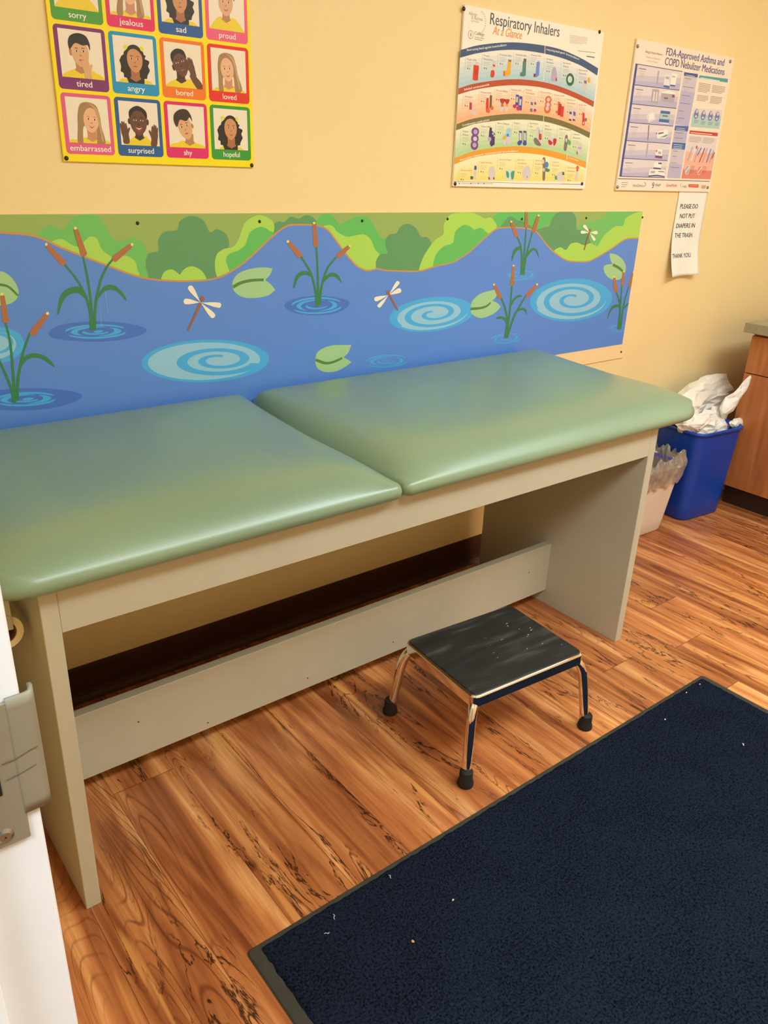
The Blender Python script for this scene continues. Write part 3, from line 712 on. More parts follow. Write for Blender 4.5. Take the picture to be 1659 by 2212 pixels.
def ripple(c, rx, ry, tilt, dark, layer=9, inner=0.72, seed=0):
    pr = Print(Y0, CL); ct, s_ = math.cos(tilt), math.sin(tilt)
    def E(x, y): x *= rx; y *= ry; return aP((c[0]+x*ct-y*s_, c[1]+x*s_+y*ct))
    rnd_ = random.Random(seed)
    if dark: pr.poly([E(math.cos(a)*(1+.04*math.sin(3*a+seed)), math.sin(a)*(1+.06*math.sin(2*a))) for a in [2*math.pi*k/36 for k in range(36)]], mc['deep'], layer)
    for (f, a0, a1, wd) in ((inner, 0.25, 2.7, .17), (inner, 3.3, 5.9, .17), (inner*0.72, 2.2, 5.2, .15), (inner*0.72, -0.9, 1.5, .15), (inner*0.4, 0.2, 3.4, .14)):
        K = 16; A = []; B_ = []
        for k in range(K+1):
            a = a0+(a1-a0)*k/K; ww = wd*math.sin(math.pi*(k+0.15)/(K+0.3))**0.6
            A.append(E((f+ww/2)*math.cos(a), (f+ww/2)*math.sin(a))); B_.append(E((f-ww/2)*math.cos(a), (f-ww/2)*math.sin(a)))
        for k in range(K): pr.poly([A[k], A[k+1], B_[k+1], B_[k]], mc['cy'], layer+1)
    pr.ell(*E(0.05, 0.0), rx*0.16*SCALE, ry*0.2*SCALE, mc['cy'], layer+1)
    return pr.build('ripple', MU)
ripple((207, 716), 106, 22, -0.03, True, inner=0.62, seed=1)
ripple((55, 862), 118, 24, -0.05, True, inner=0.55, seed=2)
ripple((684, 660), 70, 21, -0.04, True, inner=0.78, seed=3)
ripple((1125, 595), 38, 10, -0.08, False, inner=0.9, seed=4)
ripple((1093, 731), 36, 11, -0.1, False, inner=0.9, seed=5)
ripple((1337, 709), 26, 8, -0.06, False, inner=0.9, seed=6)
ripple((835, 780), 50, 14, -0.06, False, inner=0.9, seed=7)

def lily(cv, outl, vein, vw, layer=12):
    pr = Print(Y0, CL); n = len(outl); pts = []
    pr.poly([cv((p.x, p.y)) for p in outline(outl)], mc['pad'], layer)
    k = local(cv, vein[0], 1); pr.stroke([cv(p) for p in vein], (vw*k, vw*k*0.8), mc['vein'], layer+1)
    return pr.build('lily_pad', MU)
def outline(o):
    """points marked with a third value stay sharp corners"""
    idx = [i for i, p in enumerate(o) if len(p) > 2]
    if not idx: return spline([p[:2] for p in o], 6, True)
    res = []; n = len(o)
    for a, b in zip(idx, idx[1:]+[idx[0]+n]):
        seg = [o[i % n][:2] for i in range(a, b+1)]
        res += spline(seg, 6)[:-1]
    return res
lily(a5, [(75, 625), (80, 570), (120, 520), (200, 488), (300, 475), (375, 483, 1), (355, 530), (318, 570, 1), (360, 600), (395, 645, 1), (340, 685), (260, 702), (170, 702), (105, 672)], [(78, 622), (140, 590), (220, 572), (308, 568)], 22)
lily(a5, [(693, 1165), (705, 1115), (750, 1080), (830, 1056), (962, 1054, 1), (940, 1110), (903, 1148, 1), (930, 1160), (963, 1182, 1), (910, 1222), (850, 1250), (780, 1258), (720, 1238), (696, 1200)], [(695, 1165), (770, 1190), (830, 1180), (895, 1152)], 18)
lily(a6, [(262, 780), (280, 720), (340, 670), (440, 642, 1), (460, 680), (425, 725, 1), (460, 740), (487, 770, 1), (450, 810), (390, 842), (330, 853), (275, 825)], [(262, 785), (330, 780), (380, 765), (412, 738)], 14)
lily(a6, [(1300, 370, 1), (1350, 380), (1400, 420), (1421, 470), (1415, 520), (1390, 558), (1340, 570), (1290, 550), (1260, 510), (1257, 470), (1280, 455), (1320, 450, 1), (1305, 415)], [(1325, 455), (1370, 480), (1410, 515)], 13)
lily(a4, [(-90, 560), (-60, 460), (0, 432), (60, 460), (105, 520), (118, 580), (90, 625), (40, 645), (-50, 650)], [(-20, 515), (50, 530), (115, 588)], 18)

def cattail(cv, stems, heads, leaves, sw, layer=14):
    pr = Print(Y0, CL)
    for i_, s_ in enumerate(stems):
        k = local(cv, s_[0], 1); pr.stroke([cv(p) for p in s_], (sw*k*1.25, sw*k*0.75), mc['stem'], layer+i_*0.2)
    for i_, lf in enumerate(leaves): pr.poly([cv((p.x, p.y)) for p in spline(lf, 5, True)], mc['stem'], layer+0.6+i_*0.15)
    for i_, (a, b, wd) in enumerate(heads):
        A, B_ = Vector(a), Vector(b); d = (B_-A); L_ = d.length; d.normalize(); q = Vector((-d.y, d.x)); pts = []
        for k in range(9):
            th = math.pi*k/8; pts.append(A+q*(wd/2)*math.cos(th)-d*(wd*0.35)*math.sin(th))
        for k in range(9):
            th = math.pi*k/8; pts.append(B_-q*(wd*0.36)*math.cos(th)+d*(wd*0.3)*math.sin(th))
        pr.poly([cv((p.x, p.y)) for p in pts], mc['head'], layer+1)
        tp = B_+d*wd*0.42
        pr.poly([cv((p.x, p.y)) for p in [tp+Vector((math.cos(t_)*wd*.17*abs(q.x)+math.cos(t_)*wd*.10, math.sin(t_)*wd*.24)) for t_ in [2*math.pi*k/12 for k in range(12)]]], mc['tip'], layer+2)
    return pr.build('cattail', MU)
cattail(a4, [[(580, 808), (577, 700), (550, 600), (500, 500), (415, 390)], [(587, 808), (582, 650), (560, 480), (530, 335)], [(603, 808), (610, 650), (640, 500), (680, 410), (718, 358)]],
        [((404, 380), (306, 272), 40), ((536, 322), (486, 172), 40), ((732, 352), (830, 272), 42)],
        [[(530, 548), (480, 530), (420, 550), (382, 600), (366, 700), (374, 703), (400, 630), (440, 582), (500, 572), (545, 605)], [(622, 612), (640, 560), (665, 530), (700, 518), (740, 528), (790, 575), (808, 622), (750, 562), (700, 550), (660, 568)]], 15)
cattail(a4, [[(85, 1270), (70, 1180), (0, 1015), (-50, 930)], [(92, 1272), (85, 1120), (65, 900), (33, 755)], [(108, 1262), (115, 1120), (145, 960), (190, 828)]],
        [((36, 748), (14, 596), 42), ((208, 828), (292, 716), 44), ((-60, 920), (-150, 810), 42)],
        [[(125, 1062), (128, 1020), (145, 985), (190, 960), (250, 960), (310, 990), (350, 1046), (270, 995), (210, 985), (160, 1010)]], 17)
cattail(a5, [[(703, 768), (695, 660), (660, 520), (588, 396)], [(712, 768), (712, 550), (702, 322)], [(724, 760), (740, 620), (780, 490), (848, 400)]],
        [((576, 385), (500, 296), 44), ((696, 308), (685, 160), 38), ((866, 388), (938, 326), 40)],
        [[(668, 545), (620, 530), (570, 552), (540, 622), (528, 626), (548, 540), (598, 503), (664, 516)], [(742, 618), (752, 562), (790, 525), (830, 514), (870, 540), (890, 592), (850, 550), (810, 545), (770, 572)]], 15)
cattail(a6, [[(640, 530), (645, 400), (635, 310), (610, 246)], [(649, 530), (665, 350), (678, 175)], [(657, 530), (680, 380), (724, 212)]],
        [((603, 238), (570, 146), 31), ((678, 172), (680, 45), 26), ((732, 206), (766, 100), 31)],
        [[(640, 342), (615, 347), (590, 382), (570, 432), (575, 370), (600, 328), (638, 320)], [(684, 402), (684, 370), (705, 344), (735, 329), (760, 350), (772, 402), (745, 350), (712, 362)]], 11)
cattail(a6, [[(520, 1003), (535, 870), (520, 780), (493, 706)], [(525, 1003), (550, 850), (572, 610)], [(532, 1003), (580, 860), (620, 780), (674, 688)]],
        [((482, 698), (443, 616), 33), ((573, 604), (582, 474), 28), ((686, 684), (750, 612), 32)],
        [[(532, 900), (505, 862), (453, 858), (480, 840), (520, 852), (538, 882)], [(582, 835), (605, 798), (640, 778), (674, 786), (682, 828), (660, 795), (620, 802)], [(562, 775), (565, 745), (585, 705), (620, 682), (648, 690), (615, 702), (588, 725)]], 13)
cattail(a6, [[(1362, 938), (1378, 800), (1370, 720), (1350, 655)], [(1372, 938), (1382, 750), (1392, 610)], [(1381, 938), (1405, 760), (1442, 620)]],
        [((1347, 650), (1335, 558), 28), ((1396, 604), (1404, 515), 24), ((1452, 612), (1476, 520), 26)],
        [[(1375, 770), (1340, 776), (1310, 802), (1284, 866), (1300, 798), (1330, 758), (1372, 752)], [(1398, 795), (1410, 770), (1440, 738), (1440, 752), (1420, 772)]], 10)
def dragonfly(cv, head, hr, body, bw, root, wings, layer=17):
    pr = Print(Y0, CL); k = local(cv, head, 1)
    for i_, (e, wd) in enumerate(wings):
        A, B_ = Vector(root), Vector(e); d = (B_-A).normalized(); q = Vector((-d.y, d.x)); L_ = (B_-A).length
        up_ = [A+d*L_*f+q*(wd/2)*math.sin(math.pi*min(1, 0.08+0.55*f)) * (f**0.7) for f in [i/8 for i in range(9)]]
        cap = [B_+d*(wd*0.45)*math.sin(th)+q*(wd/2)*math.cos(th)*0.98 for th in [math.pi*i/6 for i in range(1, 6)]]
        lo_ = [A+d*L_*f-q*(wd/2)*math.sin(math.pi*min(1, 0.08+0.55*f)) * (f**0.7) for f in [i/8 for i in range(8, -1, -1)]]
        pr.poly([cv((p.x, p.y)) for p in up_+cap+lo_], mc['wing'], layer+i_*0.2)
    pr.stroke([cv(p) for p in body], (bw*k*1.15, bw*k*0.8), mc['body'], layer+1, smooth=False)
    pr.ell(*cv(head), hr*k, hr*k, mc['body'], layer+1.3)
    return pr.build('dragonfly', MU)
dragonfly(a4, (1293, 608), 15, [(1282, 635), (1200, 812)], 15, (1282, 632), [((1218, 540), 38), ((1190, 625), 40), ((1398, 649), 36), ((1358, 714), 38)])
dragonfly(a5, (1235, 662), 11, [(1238, 668), (1310, 796)], 12, (1240, 682), [((1308, 590), 30), ((1318, 648), 38), ((1148, 712), 36), ((1170, 762), 30)])
dragonfly(a6, (1155, 195), 5, [(1155, 195), (1110, 345)], 8, (1150, 215), [((1112, 168), 26), ((1094, 212), 26), ((1198, 216), 28), ((1184, 266), 24)])
pr = Print(Y0, CL)
for (x, y, r_) in ((516, 286, 3), (410, 347, 2.5)):
    pr = Print(Y0, CL); pr.ell(*a6((x, y)), r_*0.0003, r_*0.0003, mc['wing'], 18); pr.build('paint_fleck', MU)
for (q, w_) in (([(668, 530), (690, 710)], 4), ([(635, 620), (650, 785)], 3)):
    pr = Print(Y0, CL); pr.stroke([a4(p) for p in q], w_*0.00018, mc['pale'], 13); pr.build('scratch', MU)
def screw(par, x, z, y, m=M_black, r=0.0052, hh=0.003):
    bm = bmesh.new(); lathe(bm, [(0.0001, -hh), (r*0.35, -hh), (r*0.75, -hh*0.75), (r, -hh*0.2), (r, 0.0006)], (x, y, z), 'y', 14)
    return from_bm('screw', bm, m, par, True)
for px, py in ((297, 482), (560.5, 478.5), (782, 477), (966.5, 473), (1127, 473), (1266, 471), (1387.5, 469.5), (1341.5, 760)):
    x, z = WX(px, py); screw(MU, x, z, -0.0052, M_black, 0.0042)

# ------------------------------------------------------------------ feelings poster
FP = thing('feelings_poster', 'yellow poster of children showing feelings above the mural', 'poster')
bm = bmesh.new(); add_box(bm, 0.3382, 0.8035, -0.0060, -0.0008, 1.3640, 1.9700, 0.0006, 1)
from_bm('board', bm, pm('yellow', (250, 226, 20), 0.28), FP)
K = {k: pm('kid_'+k, v, 0.35) for k, v in dict(white=(240, 228, 210), shirt=(236, 208, 40), s1=(222, 170, 126), s1d=(186, 130, 92), s2=(206, 146, 100), s2d=(168, 108, 72), s3=(104, 66, 48), s3d=(70, 42, 32), s4=(234, 182, 144), s4d=(204, 142, 108),
     black=(34, 26, 24), brown=(58, 40, 30), blond=(166, 128, 88), blond2=(196, 160, 112), lip=(170, 84, 74), bow=(226, 222, 40), eye=(30, 22, 20), tooth=(244, 238, 228), gum=(150, 60, 56)).items()}
class Face:
    """simple portrait in picture units: u right, v up, both 0..1"""
    def __init__(s, pr, x0, z0, w_, h_): s.pr = pr; s.x0 = x0; s.z0 = z0; s.w = w_; s.h = h_; s.pr.clip = (x0, x0+w_, z0, z0+h_); s.c = (0.5, 0.5); s.a = 0
    def T(s, u, v):
        du, dv = (u-s.c[0])*s.w, (v-s.c[1])*s.h; c, q = math.cos(s.a), math.sin(s.a)
        return (s.x0+s.c[0]*s.w+du*c-dv*q, s.z0+s.c[1]*s.h+du*q+dv*c)
    def p(s, pts, m, l, sm=True): s.pr.poly([s.T(*q) for q in (([(k.x, k.y) for k in spline(pts, 5, True)]) if sm else pts)], K[m], l)
    def e(s, u, v, ru, rv, m, l): s.pr.poly([s.T(u+ru*math.cos(t_), v+rv*math.sin(t_)) for t_ in [2*math.pi*k/24 for k in range(24)]], K[m], l)
    def shirt(s, cu, top=0.22, wd=0.46):
        a = s.a; s.a = 0
        s.p([(cu-wd-.06, -0.1), (cu-wd, 0.06), (cu-wd*.62, top-.05), (cu-.14, top), (cu+.14, top), (cu+wd*.62, top-.05), (cu+wd, 0.06), (cu+wd+.06, -0.1)], 'shirt', 2)
        s.a = a
    def feats(s, sk, u, v, ru, rv, mouth, look=0.0, brow='black'):
        d = sk+'d'
        s.e(u, v, ru, rv, sk, 5)
        s.p([(u-ru*.8, v-rv*.3), (u-ru*.5, v-rv*.86), (u, v-rv*1.06), (u+ru*.5, v-rv*.86), (u+ru*.8, v-rv*.3), (u, v-rv*.1)], sk, 5.4)
        for sd in (-1, 1):
            ex = u+sd*ru*.40+look*ru
            s.p([(ex-ru*.2, v+rv*.06), (ex, v+rv*.13), (ex+ru*.2, v+rv*.06), (ex, v+rv*.0)], 'tooth', 6)
            s.e(ex+look*ru*.3, v+rv*.065, ru*.09, rv*.075, 'eye', 7)
            s.p([(ex-ru*.24, v+rv*.24), (ex, v+rv*.31), (ex+ru*.24, v+rv*.24), (ex, v+rv*.26)], brow, 6)
        s.p([(u-ru*.12+look*ru, v-rv*.25), (u+look*ru, v-rv*.17), (u+ru*.14+look*ru, v-rv*.25), (u+look*ru, v-rv*.31)], d, 6)
        m = v-rv*.55; mu = u+look*ru
        if mouth == 'smile':
            s.p([(mu-ru*.34, m+rv*.07), (mu, m-rv*.03), (mu+ru*.34, m+rv*.07), (mu+ru*.1, m-rv*.1), (mu-ru*.1, m-rv*.1)], 'lip', 6)
        elif mouth == 'open':
            s.p([(mu-ru*.42, m+rv*.1), (mu, m+rv*.04), (mu+ru*.42, m+rv*.1), (mu+ru*.2, m-rv*.22), (mu-ru*.2, m-rv*.22)], 'gum', 6)
            s.p([(mu-ru*.34, m+rv*.07), (mu, m+rv*.02), (mu+ru*.34, m+rv*.07), (mu, m-rv*.06)], 'tooth', 7)
        elif mouth == 'frown':
            s.p([(mu-ru*.3, m-rv*.05), (mu, m+rv*.05), (mu+ru*.3, m-rv*.05), (mu, m-rv*.06)], 'lip', 6)
        elif mouth == 'flat':
            s.p([(mu-ru*.28, m), (mu, m+rv*.05), (mu+ru*.28, m), (mu, m-rv*.07)], 'lip', 6)
    def neck(s, sk, u, v0, v1, wd=.11): s.p([(u-wd, v1), (u-wd, v0+.05), (u-wd*1.3, v0), (u, v0-.07), (u+wd*1.3, v0), (u+wd, v0+.05), (u+wd, v1)], sk+'d', 3, False)
def curly(f, u, v, m='black'):
    pts = []
    for k in range(44):
        a = 2*math.pi*k/44; rx = .37 if math.sin(a) < .2 else .30; ry = .52 if math.sin(a) < 0 else .34
        j = 1+.06*math.sin(k*2.6)+.03*math.sin(k*5.1); pts.append((u+rx*j*math.cos(a), v-.03+ry*j*math.sin(a)))
    f.p(pts, m, 2.5)
    for sd in (-1, 1): f.e(u+sd*.20, v+.27, .055, .05, 'bow', 6)
def longhair(f, u, v, lean=0.0):
    f.p([(u, v+.34), (u+.2, v+.27), (u+.27, v+.05), (u+.29, v-.2), (u+.33+lean, v-.55), (u+.16, v-.6), (u+.14, v-.2), (u-.14, v-.2), (u-.2, v-.6), (u-.34+lean, v-.55), (u-.28, v-.2), (u-.26, v+.05), (u-.18, v+.28)], 'blond', 4)
    f.p([(u, v+.33), (u+.14, v+.2), (u+.21, v-.0), (u+.24, v-.3), (u+.27, v-.5), (u+.31, v-.5), (u+.27, v-.1), (u+.22, v+.2)], 'blond2', 8)
    f.p([(u, v+.33), (u-.12, v+.2), (u-.19, v-.0), (u-.22, v-.3), (u-.28, v-.5), (u-.31, v-.5), (u-.27, v-.1), (u-.2, v+.22)], 'blond', 8.4)
def shorthair(f, u, v, m='black', fringe=0.0):
    f.p([(u-.235, v+.02), (u-.25, v+.17), (u-.18, v+.31), (u, v+.37), (u+.18, v+.32), (u+.25, v+.17), (u+.235, v+.02), (u+.2, v+.13), (u+.08, v+.17-fringe), (u-.08, v+.19-fringe*.5), (u-.19, v+.12-fringe)], m, 8)
def hand(f, u, v, sk, ang=0.0, s_=1.0, side=1):
    c, q = math.cos(ang), math.sin(ang)
    def r_(pts): return [(u+(x*c-y*q)*s_, v+(x*q+y*c)*s_) for x, y in pts]
    f.p(r_([(-.07, -.16), (-.08, 0), (.08, 0), (.09, -.12), (.07, -.3), (-.07, -.3)]), sk, 9)
    for k, ln in enumerate((.14, .18, .17, .13)):
        x = -.066+k*.044; f.p(r_([(x-.019, -.02), (x-.017, ln), (x, ln+.02), (x+.017, ln), (x+.019, -.02)]), sk, 9.25+(k % 2)*.25)
    f.p(r_([(side*.06, -.14), (side*.12, -.04), (side*.155, .03), (side*.13, .05), (side*.07, -.02)]), sk, 9.8)
def card(col, rowz, frame, kid, word, tw):
    x0 = 0.3463+0.1143*col; z0 = rowz; pr = Print(-0.0062)
    m = pm('card_'+str(frame), frame, 0.30)
    pr.poly([(x0+0.0533+x, z0+0.0588+z) for x, z in rrect(0.1066, 0.1176, 0.008, 5)], m, 0)
    fx0, fz0, fw, fh = x0+0.0088, z0+0.0226, 0.0898, 0.0880
    pr.rect(fx0, fx0+fw, fz0, fz0+fh, K['white'], 1)
    f = Face(pr, fx0, fz0, fw, fh); kid(f); pr.clip = None
    pr.text(word, x0+0.0533, z0+0.0066, 0.0120, M_white, 2, width=tw, bold=0.010, align='CENTER')
    o = pr.build('picture_card', FP); return o
def k_tired(f):
    f.shirt(.5, .2); f.neck('s1', .45, .16, .4); f.c = (.47, .55); f.a = 0.06; f.e(.25, .54, .035, .07, 's1d', 4); f.feats('s1', .47, .55, .20, .30, 'flat'); shorthair(f, .47, .57, 'black', .05); f.a = 0; hand(f, .58, .25, 's1', .12, 1.0, 1)
def k_angry(f): curly(f, .5, .5); f.shirt(.5, .14, .38); f.neck('s2', .5, .1, .3); f.feats('s2', .51, .52, .195, .27, 'frown'); f.p([(.30, .62), (.36, .78), (.5, .84), (.64, .79), (.71, .62), (.6, .72), (.5, .75), (.4, .72)], 'black', 8)
def k_bored(f):
    f.shirt(.5, .2); f.neck('s3', .42, .16, .4); f.c = (.42, .55); f.a = 0.32; f.e(.21, .5, .035, .07, 's3d', 4); f.feats('s3', .42, .56, .20, .30, 'flat'); f.p([(.22, .62), (.24, .8), (.42, .88), (.60, .8), (.62, .62), (.52, .74), (.42, .77), (.31, .73)], 'black', 7)
    f.a = 0; hand(f, .70, .52, 's3', .25, .95, -1); f.p([(.66, .28), (.8, .3), (1.0, .1), (1.0, -.1), (.85, 0)], 's3', 8)
def k_loved(f): f.c = (.45, .5); f.a = .12; longhair(f, .46, .57, .03); f.a = 0; f.shirt(.5, .14, .42); f.neck('s4', .48, .12, .34); f.c = (.46, .55); f.a = .14; f.feats('s4', .45, .53, .185, .27, 'smile', 0, 'blond')
def k_emb(f): longhair(f, .52, .57, .02); f.shirt(.5, .12, .46); f.neck('s4', .56, .1, .32); f.c = (.55, .5); f.a = -.06; f.feats('s4', .57, .52, .185, .27, 'smile', .04, 'blond')
def k_surp(f):
    f.shirt(.5, .22, .32); f.neck('s3', .48, .18, .36, .1)
    for sd in (-1, 1): f.e(.48+sd*.235, .55, .035, .07, 's3d', 4)
    f.feats('s3', .48, .56, .22, .31, 'open'); f.p([(.26, .62), (.27, .8), (.48, .91), (.69, .8), (.70, .62), (.6, .76), (.48, .8), (.36, .76)], 'black', 7)
    hand(f, .10, .34, 's3', .12, 1.0, 1); hand(f, .88, .30, 's3', -.14, 1.0, -1)
def k_shy(f): f.shirt(.5, .16, .46); f.neck('s1', .56, .12, .34); f.c = (.45, .5); f.a = .30; f.feats('s1', .45, .50, .19, .29, 'flat', -.05); shorthair(f, .45, .55, 'brown', .10); f.e(.655, .47, .03, .06, 's1d', 9)
def k_hope(f): curly(f, .47, .5); f.shirt(.5, .12, .3); f.neck('s2', .5, .1, .3); f.feats('s2', .49, .53, .185, .27, 'smile', .06); f.p([(.30, .64), (.35, .79), (.48, .85), (.62, .8), (.68, .64), (.58, .74), (.48, .77), (.38, .73)], 'black', 8)
def k_sorry(f): f.shirt(.5, .3, .46); f.neck('s1', .5, .25, .45); f.feats('s1', .5, .62, .2, .29, 'frown'); shorthair(f, .5, .65, 'black', .05)
def k_jeal(f): longhair(f, .5, .6); f.shirt(.5, .12, .46); f.neck('s4', .5, .1, .34); f.feats('s4', .5, .55, .19, .28, 'flat', 0, 'blond')
def k_sad(f): curly(f, .5, .5); f.shirt(.5, .14, .38); f.neck('s2', .5, .1, .3); f.feats('s2', .5, .52, .19, .27, 'frown'); f.p([(.30, .62), (.36, .78), (.5, .84), (.64, .79), (.71, .62), (.6, .72), (.5, .75), (.4, .72)], 'black', 8)
def k_proud(f): f.shirt(.5, .3, .46); f.neck('s1', .48, .24, .45, .1); f.feats('s1', .48, .62, .2, .28, 'smile'); shorthair(f, .48, .65, 'brown', .03)
RZ = (1.3795, 1.5040, 1.6293)
for a in ((0, RZ[0], (224, 92, 140), k_emb, 'embarrassed', 0.0890), (1, RZ[0], (28, 92, 158), k_surp, 'surprised', 0.0600), (2, RZ[0], (222, 34, 110), k_shy, 'shy', 0.0205), (3, RZ[0], (52, 152, 58), k_hope, 'hopeful', 0.0440),
          (0, RZ[1], (124, 44, 116), k_tired, 'tired', 0.0330), (1, RZ[1], (20, 148, 204), k_angry, 'angry', 0.0390), (2, RZ[1], (240, 122, 34), k_bored, 'bored', 0.0410), (3, RZ[1], (226, 46, 38), k_loved, 'loved', 0.0360),
          (0, RZ[2], (76, 156, 54), k_sorry, 'sorry', 0.0360), (1, RZ[2], (226, 40, 104), k_jeal, 'jealous', 0.0520), (2, RZ[2], (34, 88, 160), k_sad, 'sad', 0.0240), (3, RZ[2], (236, 94, 134), k_proud, 'proud', 0.0420)):
    card(*a)
for x, z in ((0.3445, 1.3705), (0.7970, 1.3690), (0.3445, 1.9640), (0.7970, 1.9640)): screw(FP, x, z, -0.0062, M_black, 0.0048)

# ------------------------------------------------------------------ inhaler poster
IP = thing('inhaler_poster', 'white poster of coloured inhalers in four arched bands on the wall', 'poster')
IX0, IX1, IZ0, IZ1 = 1.4757, 2.0894, 1.3304, 1.7951
bm = bmesh.new(); add_box(bm, IX0, IX1, -0.0085, -0.0008, IZ0, IZ1, 0.0008, 1)
from_bm('board', bm, pm('poster_white', (250, 238, 226), 0.35), IP)
YI = -0.0087
def b2(p): return WX(960+p[0]/4.608, p[1]/4.608, -0.0085)
def arc(pts): return spline(pts, 5)
T1 = [(160, 498), (330, 452), (560, 425), (760, 425), (1000, 455), (1180, 500), (1360, 580), (1530, 680)]
B1 = [(155, 575), (330, 530), (560, 500), (760, 500), (1000, 535), (1180, 582), (1360, 655), (1520, 752)]
T2 = [(140, 880), (310, 830), (560, 795), (760, 790), (960, 812), (1140, 858), (1320, 930), (1490, 1010)]
B2 = [(135, 942), (310, 892), (560, 855), (760, 850), (960, 870), (1140, 915), (1320, 985), (1482, 1066)]
T3 = [(122, 1235), (300, 1178), (540, 1142), (760, 1132), (960, 1148), (1120, 1185), (1290, 1245), (1450, 1320)]
B3 = [(115, 1298), (300, 1235), (540, 1200), (760, 1190), (960, 1205), (1120, 1242), (1290, 1302), (1443, 1375)]
T4 = [(102, 1575), (290, 1505), (540, 1465), (740, 1458), (940, 1475), (1110, 1512), (1270, 1560), (1412, 1612)]
B4 = [(98, 1636), (290, 1568), (540, 1530), (740, 1522), (940, 1538), (1110, 1575), (1270, 1622), (1406, 1674)]
ib = {k: pm('inh_'+k, v, 0.35) for k, v in dict(navy=(58, 84, 128), rust=(186, 76, 46), moss=(118, 110, 66), amber=(232, 160, 52), sky=(176, 206, 216), sky2=(214, 222, 216), peach=(250, 178, 132), peach2=(252, 214, 186), mint=(182, 212, 158), mint2=(220, 224, 186), yel=(248, 222, 130), yel2=(250, 234, 184),
     txt=(74, 84, 96), grey=(170, 160, 150), org=(234, 156, 48), red=(216, 52, 40), dred=(186, 40, 44), yb=(234, 174, 50), teal=(74, 130, 124), blue=(110, 136, 212), blu2=(56, 72, 160), lav=(186, 166, 200), dgreen=(38, 104, 82), brown=(128, 84, 62), oran=(226, 96, 52), mag=(190, 40, 110), plum=(120, 70, 150), plm2=(74, 44, 110), lgrey=(214, 204, 204), dgrey=(120, 112, 108), lblue=(160, 200, 234), green=(90, 176, 90), sea=(60, 160, 122), azure=(54, 136, 206), maroon=(134, 40, 60)).items()}
def wpts(pts): return [b2((p.x, p.y)) for p in arc(pts)]
def between(top, bot, ma, mb, mc_, steps=4):
    """tinted field between two bands, printed as a light-to-deep blend"""
    pr = Print(YI); a, b = wpts(top), wpts(bot)
    cols = [lin(ma), lin(mb)]
    for k in range(steps):
        f0, f1 = k/steps, (k+1)/steps; f = (k+0.5)/steps
        c_ = tuple(int(ma[i]+(mb[i]-ma[i])*f) for i in range(3)); m = pm('tint_%d_%d_%d' % c_, c_, 0.35)
        lo = [(p[0]+(q[0]-p[0])*f0, p[1]+(q[1]-p[1])*f0) for p, q in zip(a, b)]; hi = [(p[0]+(q[0]-p[0])*f1, p[1]+(q[1]-p[1])*f1) for p, q in zip(a, b)]
        for i in range(len(lo)-1): pr.poly([lo[i], lo[i+1], hi[i+1], hi[i]], m, 0)
    return pr.build('tinted_field', IP)
between(B1, T2, (246, 236, 226), (170, 204, 218), 0, 6)
between(B2, T3, (250, 236, 220), (250, 176, 130), 0, 6)
between(B3, T4, (246, 236, 214), (178, 212, 154), 0, 6)
BT = [(90, 1800), (290, 1801), (540, 1802), (740, 1803), (940, 1805), (1110, 1807), (1270, 1808), (1388, 1809)]
between(B4, BT, (250, 238, 200), (248, 220, 122), 0, 5)
def band(top, bot, m, text_, tA, tB, th, cut=None, sub=None):
    pr = Print(YI); a, b = wpts(top), wpts(bot)
    for i in range(len(a)-1): pr.poly([a[i], a[i+1], b[i+1], b[i]], ib[m], 1)
    for (tx, pA, pB, hh, wv, sg) in ([(text_, tA, tB, th, M_white, 0)] if text_ else [])+(sub or []):
        A, B_ = b2(pA), b2(pB); d = math.hypot(B_[0]-A[0], B_[1]-A[1]); ang = math.atan2(B_[1]-A[1], B_[0]-A[0])
        pr.text(tx, A[0], A[1], hh, wv, 2, width=d, bold=0.012, rot=ang)
    if cut:
        for (u0, v0, u1, v1) in cut:
            A, B_ = b2((u0, v0)), b2((u1, v1)); pr.stroke([A, B_], 0.0022, M_white, 2, smooth=False)
    return pr.build('section_band', IP)
def lines(pr, p, q, n, m, wd=0.0007, gap=0.003, layer=2):
    A, B_ = b2(p), b2(q)
    for k in range(n): pr.stroke([(A[0], A[1]-k*gap), (B_[0]-(0.25*(B_[0]-A[0]) if k == n-1 and n > 1 else 0), B_[1]-k*gap)], wd, m, layer, smooth=False)
band(T1, B1, 'navy', 'Short-acting beta2-agonist bronchodilators', (222, 510), (618, 456), 0.0060, [(1002, 455, 985, 810)], [('Long-acting beta2-agonist', (1015, 498), (1200, 540), 0.0056, M_white, 0), ('bronchodilators', (1210, 546), (1340, 598), 0.0056, M_white, 0)])
band(T2, B2, 'rust', 'Inhaled corticosteroids', (198, 902), (446, 850), 0.0062)
band(T3, B3, 'moss', 'Combination medications', (178, 1258), (446, 1200), 0.0062, [(990, 1152, 985, 1210)])
band(T4, B4, 'amber', 'Muscarinic', (156, 1604), (272, 1566), 0.0055, [(1222, 1528, 1220, 1586)], [('antagonist', (284, 1563), (392, 1541), 0.0055, M_white, 0), ('(anticholinergic)', (404, 1539), (566, 1520), 0.0055, M_white, 0), ('bronchodilators', (578, 1519), (732, 1510), 0.0055, M_white, 0), ('Combination', (1238, 1576), (1330, 1606), 0.0050, M_white, 0)])
pr = Print(YI)
A, B_ = b2((452, 250)), b2((1142, 358)); pr.text('Respiratory Inhalers', A[0], (A[1]+B_[1])/2, 0.0300, ib['txt'], 1, width=B_[0]-A[0], bold=0.006)
A, B_ = b2((478, 345)), b2((768, 385)); pr.text('At a Glance', A[0], (A[1]+B_[1])/2, 0.0225, ib['org'], 1, width=B_[0]-A[0], shear=0.28, bold=0.016)
pr.build('title', IP)
pr = Print(YI)
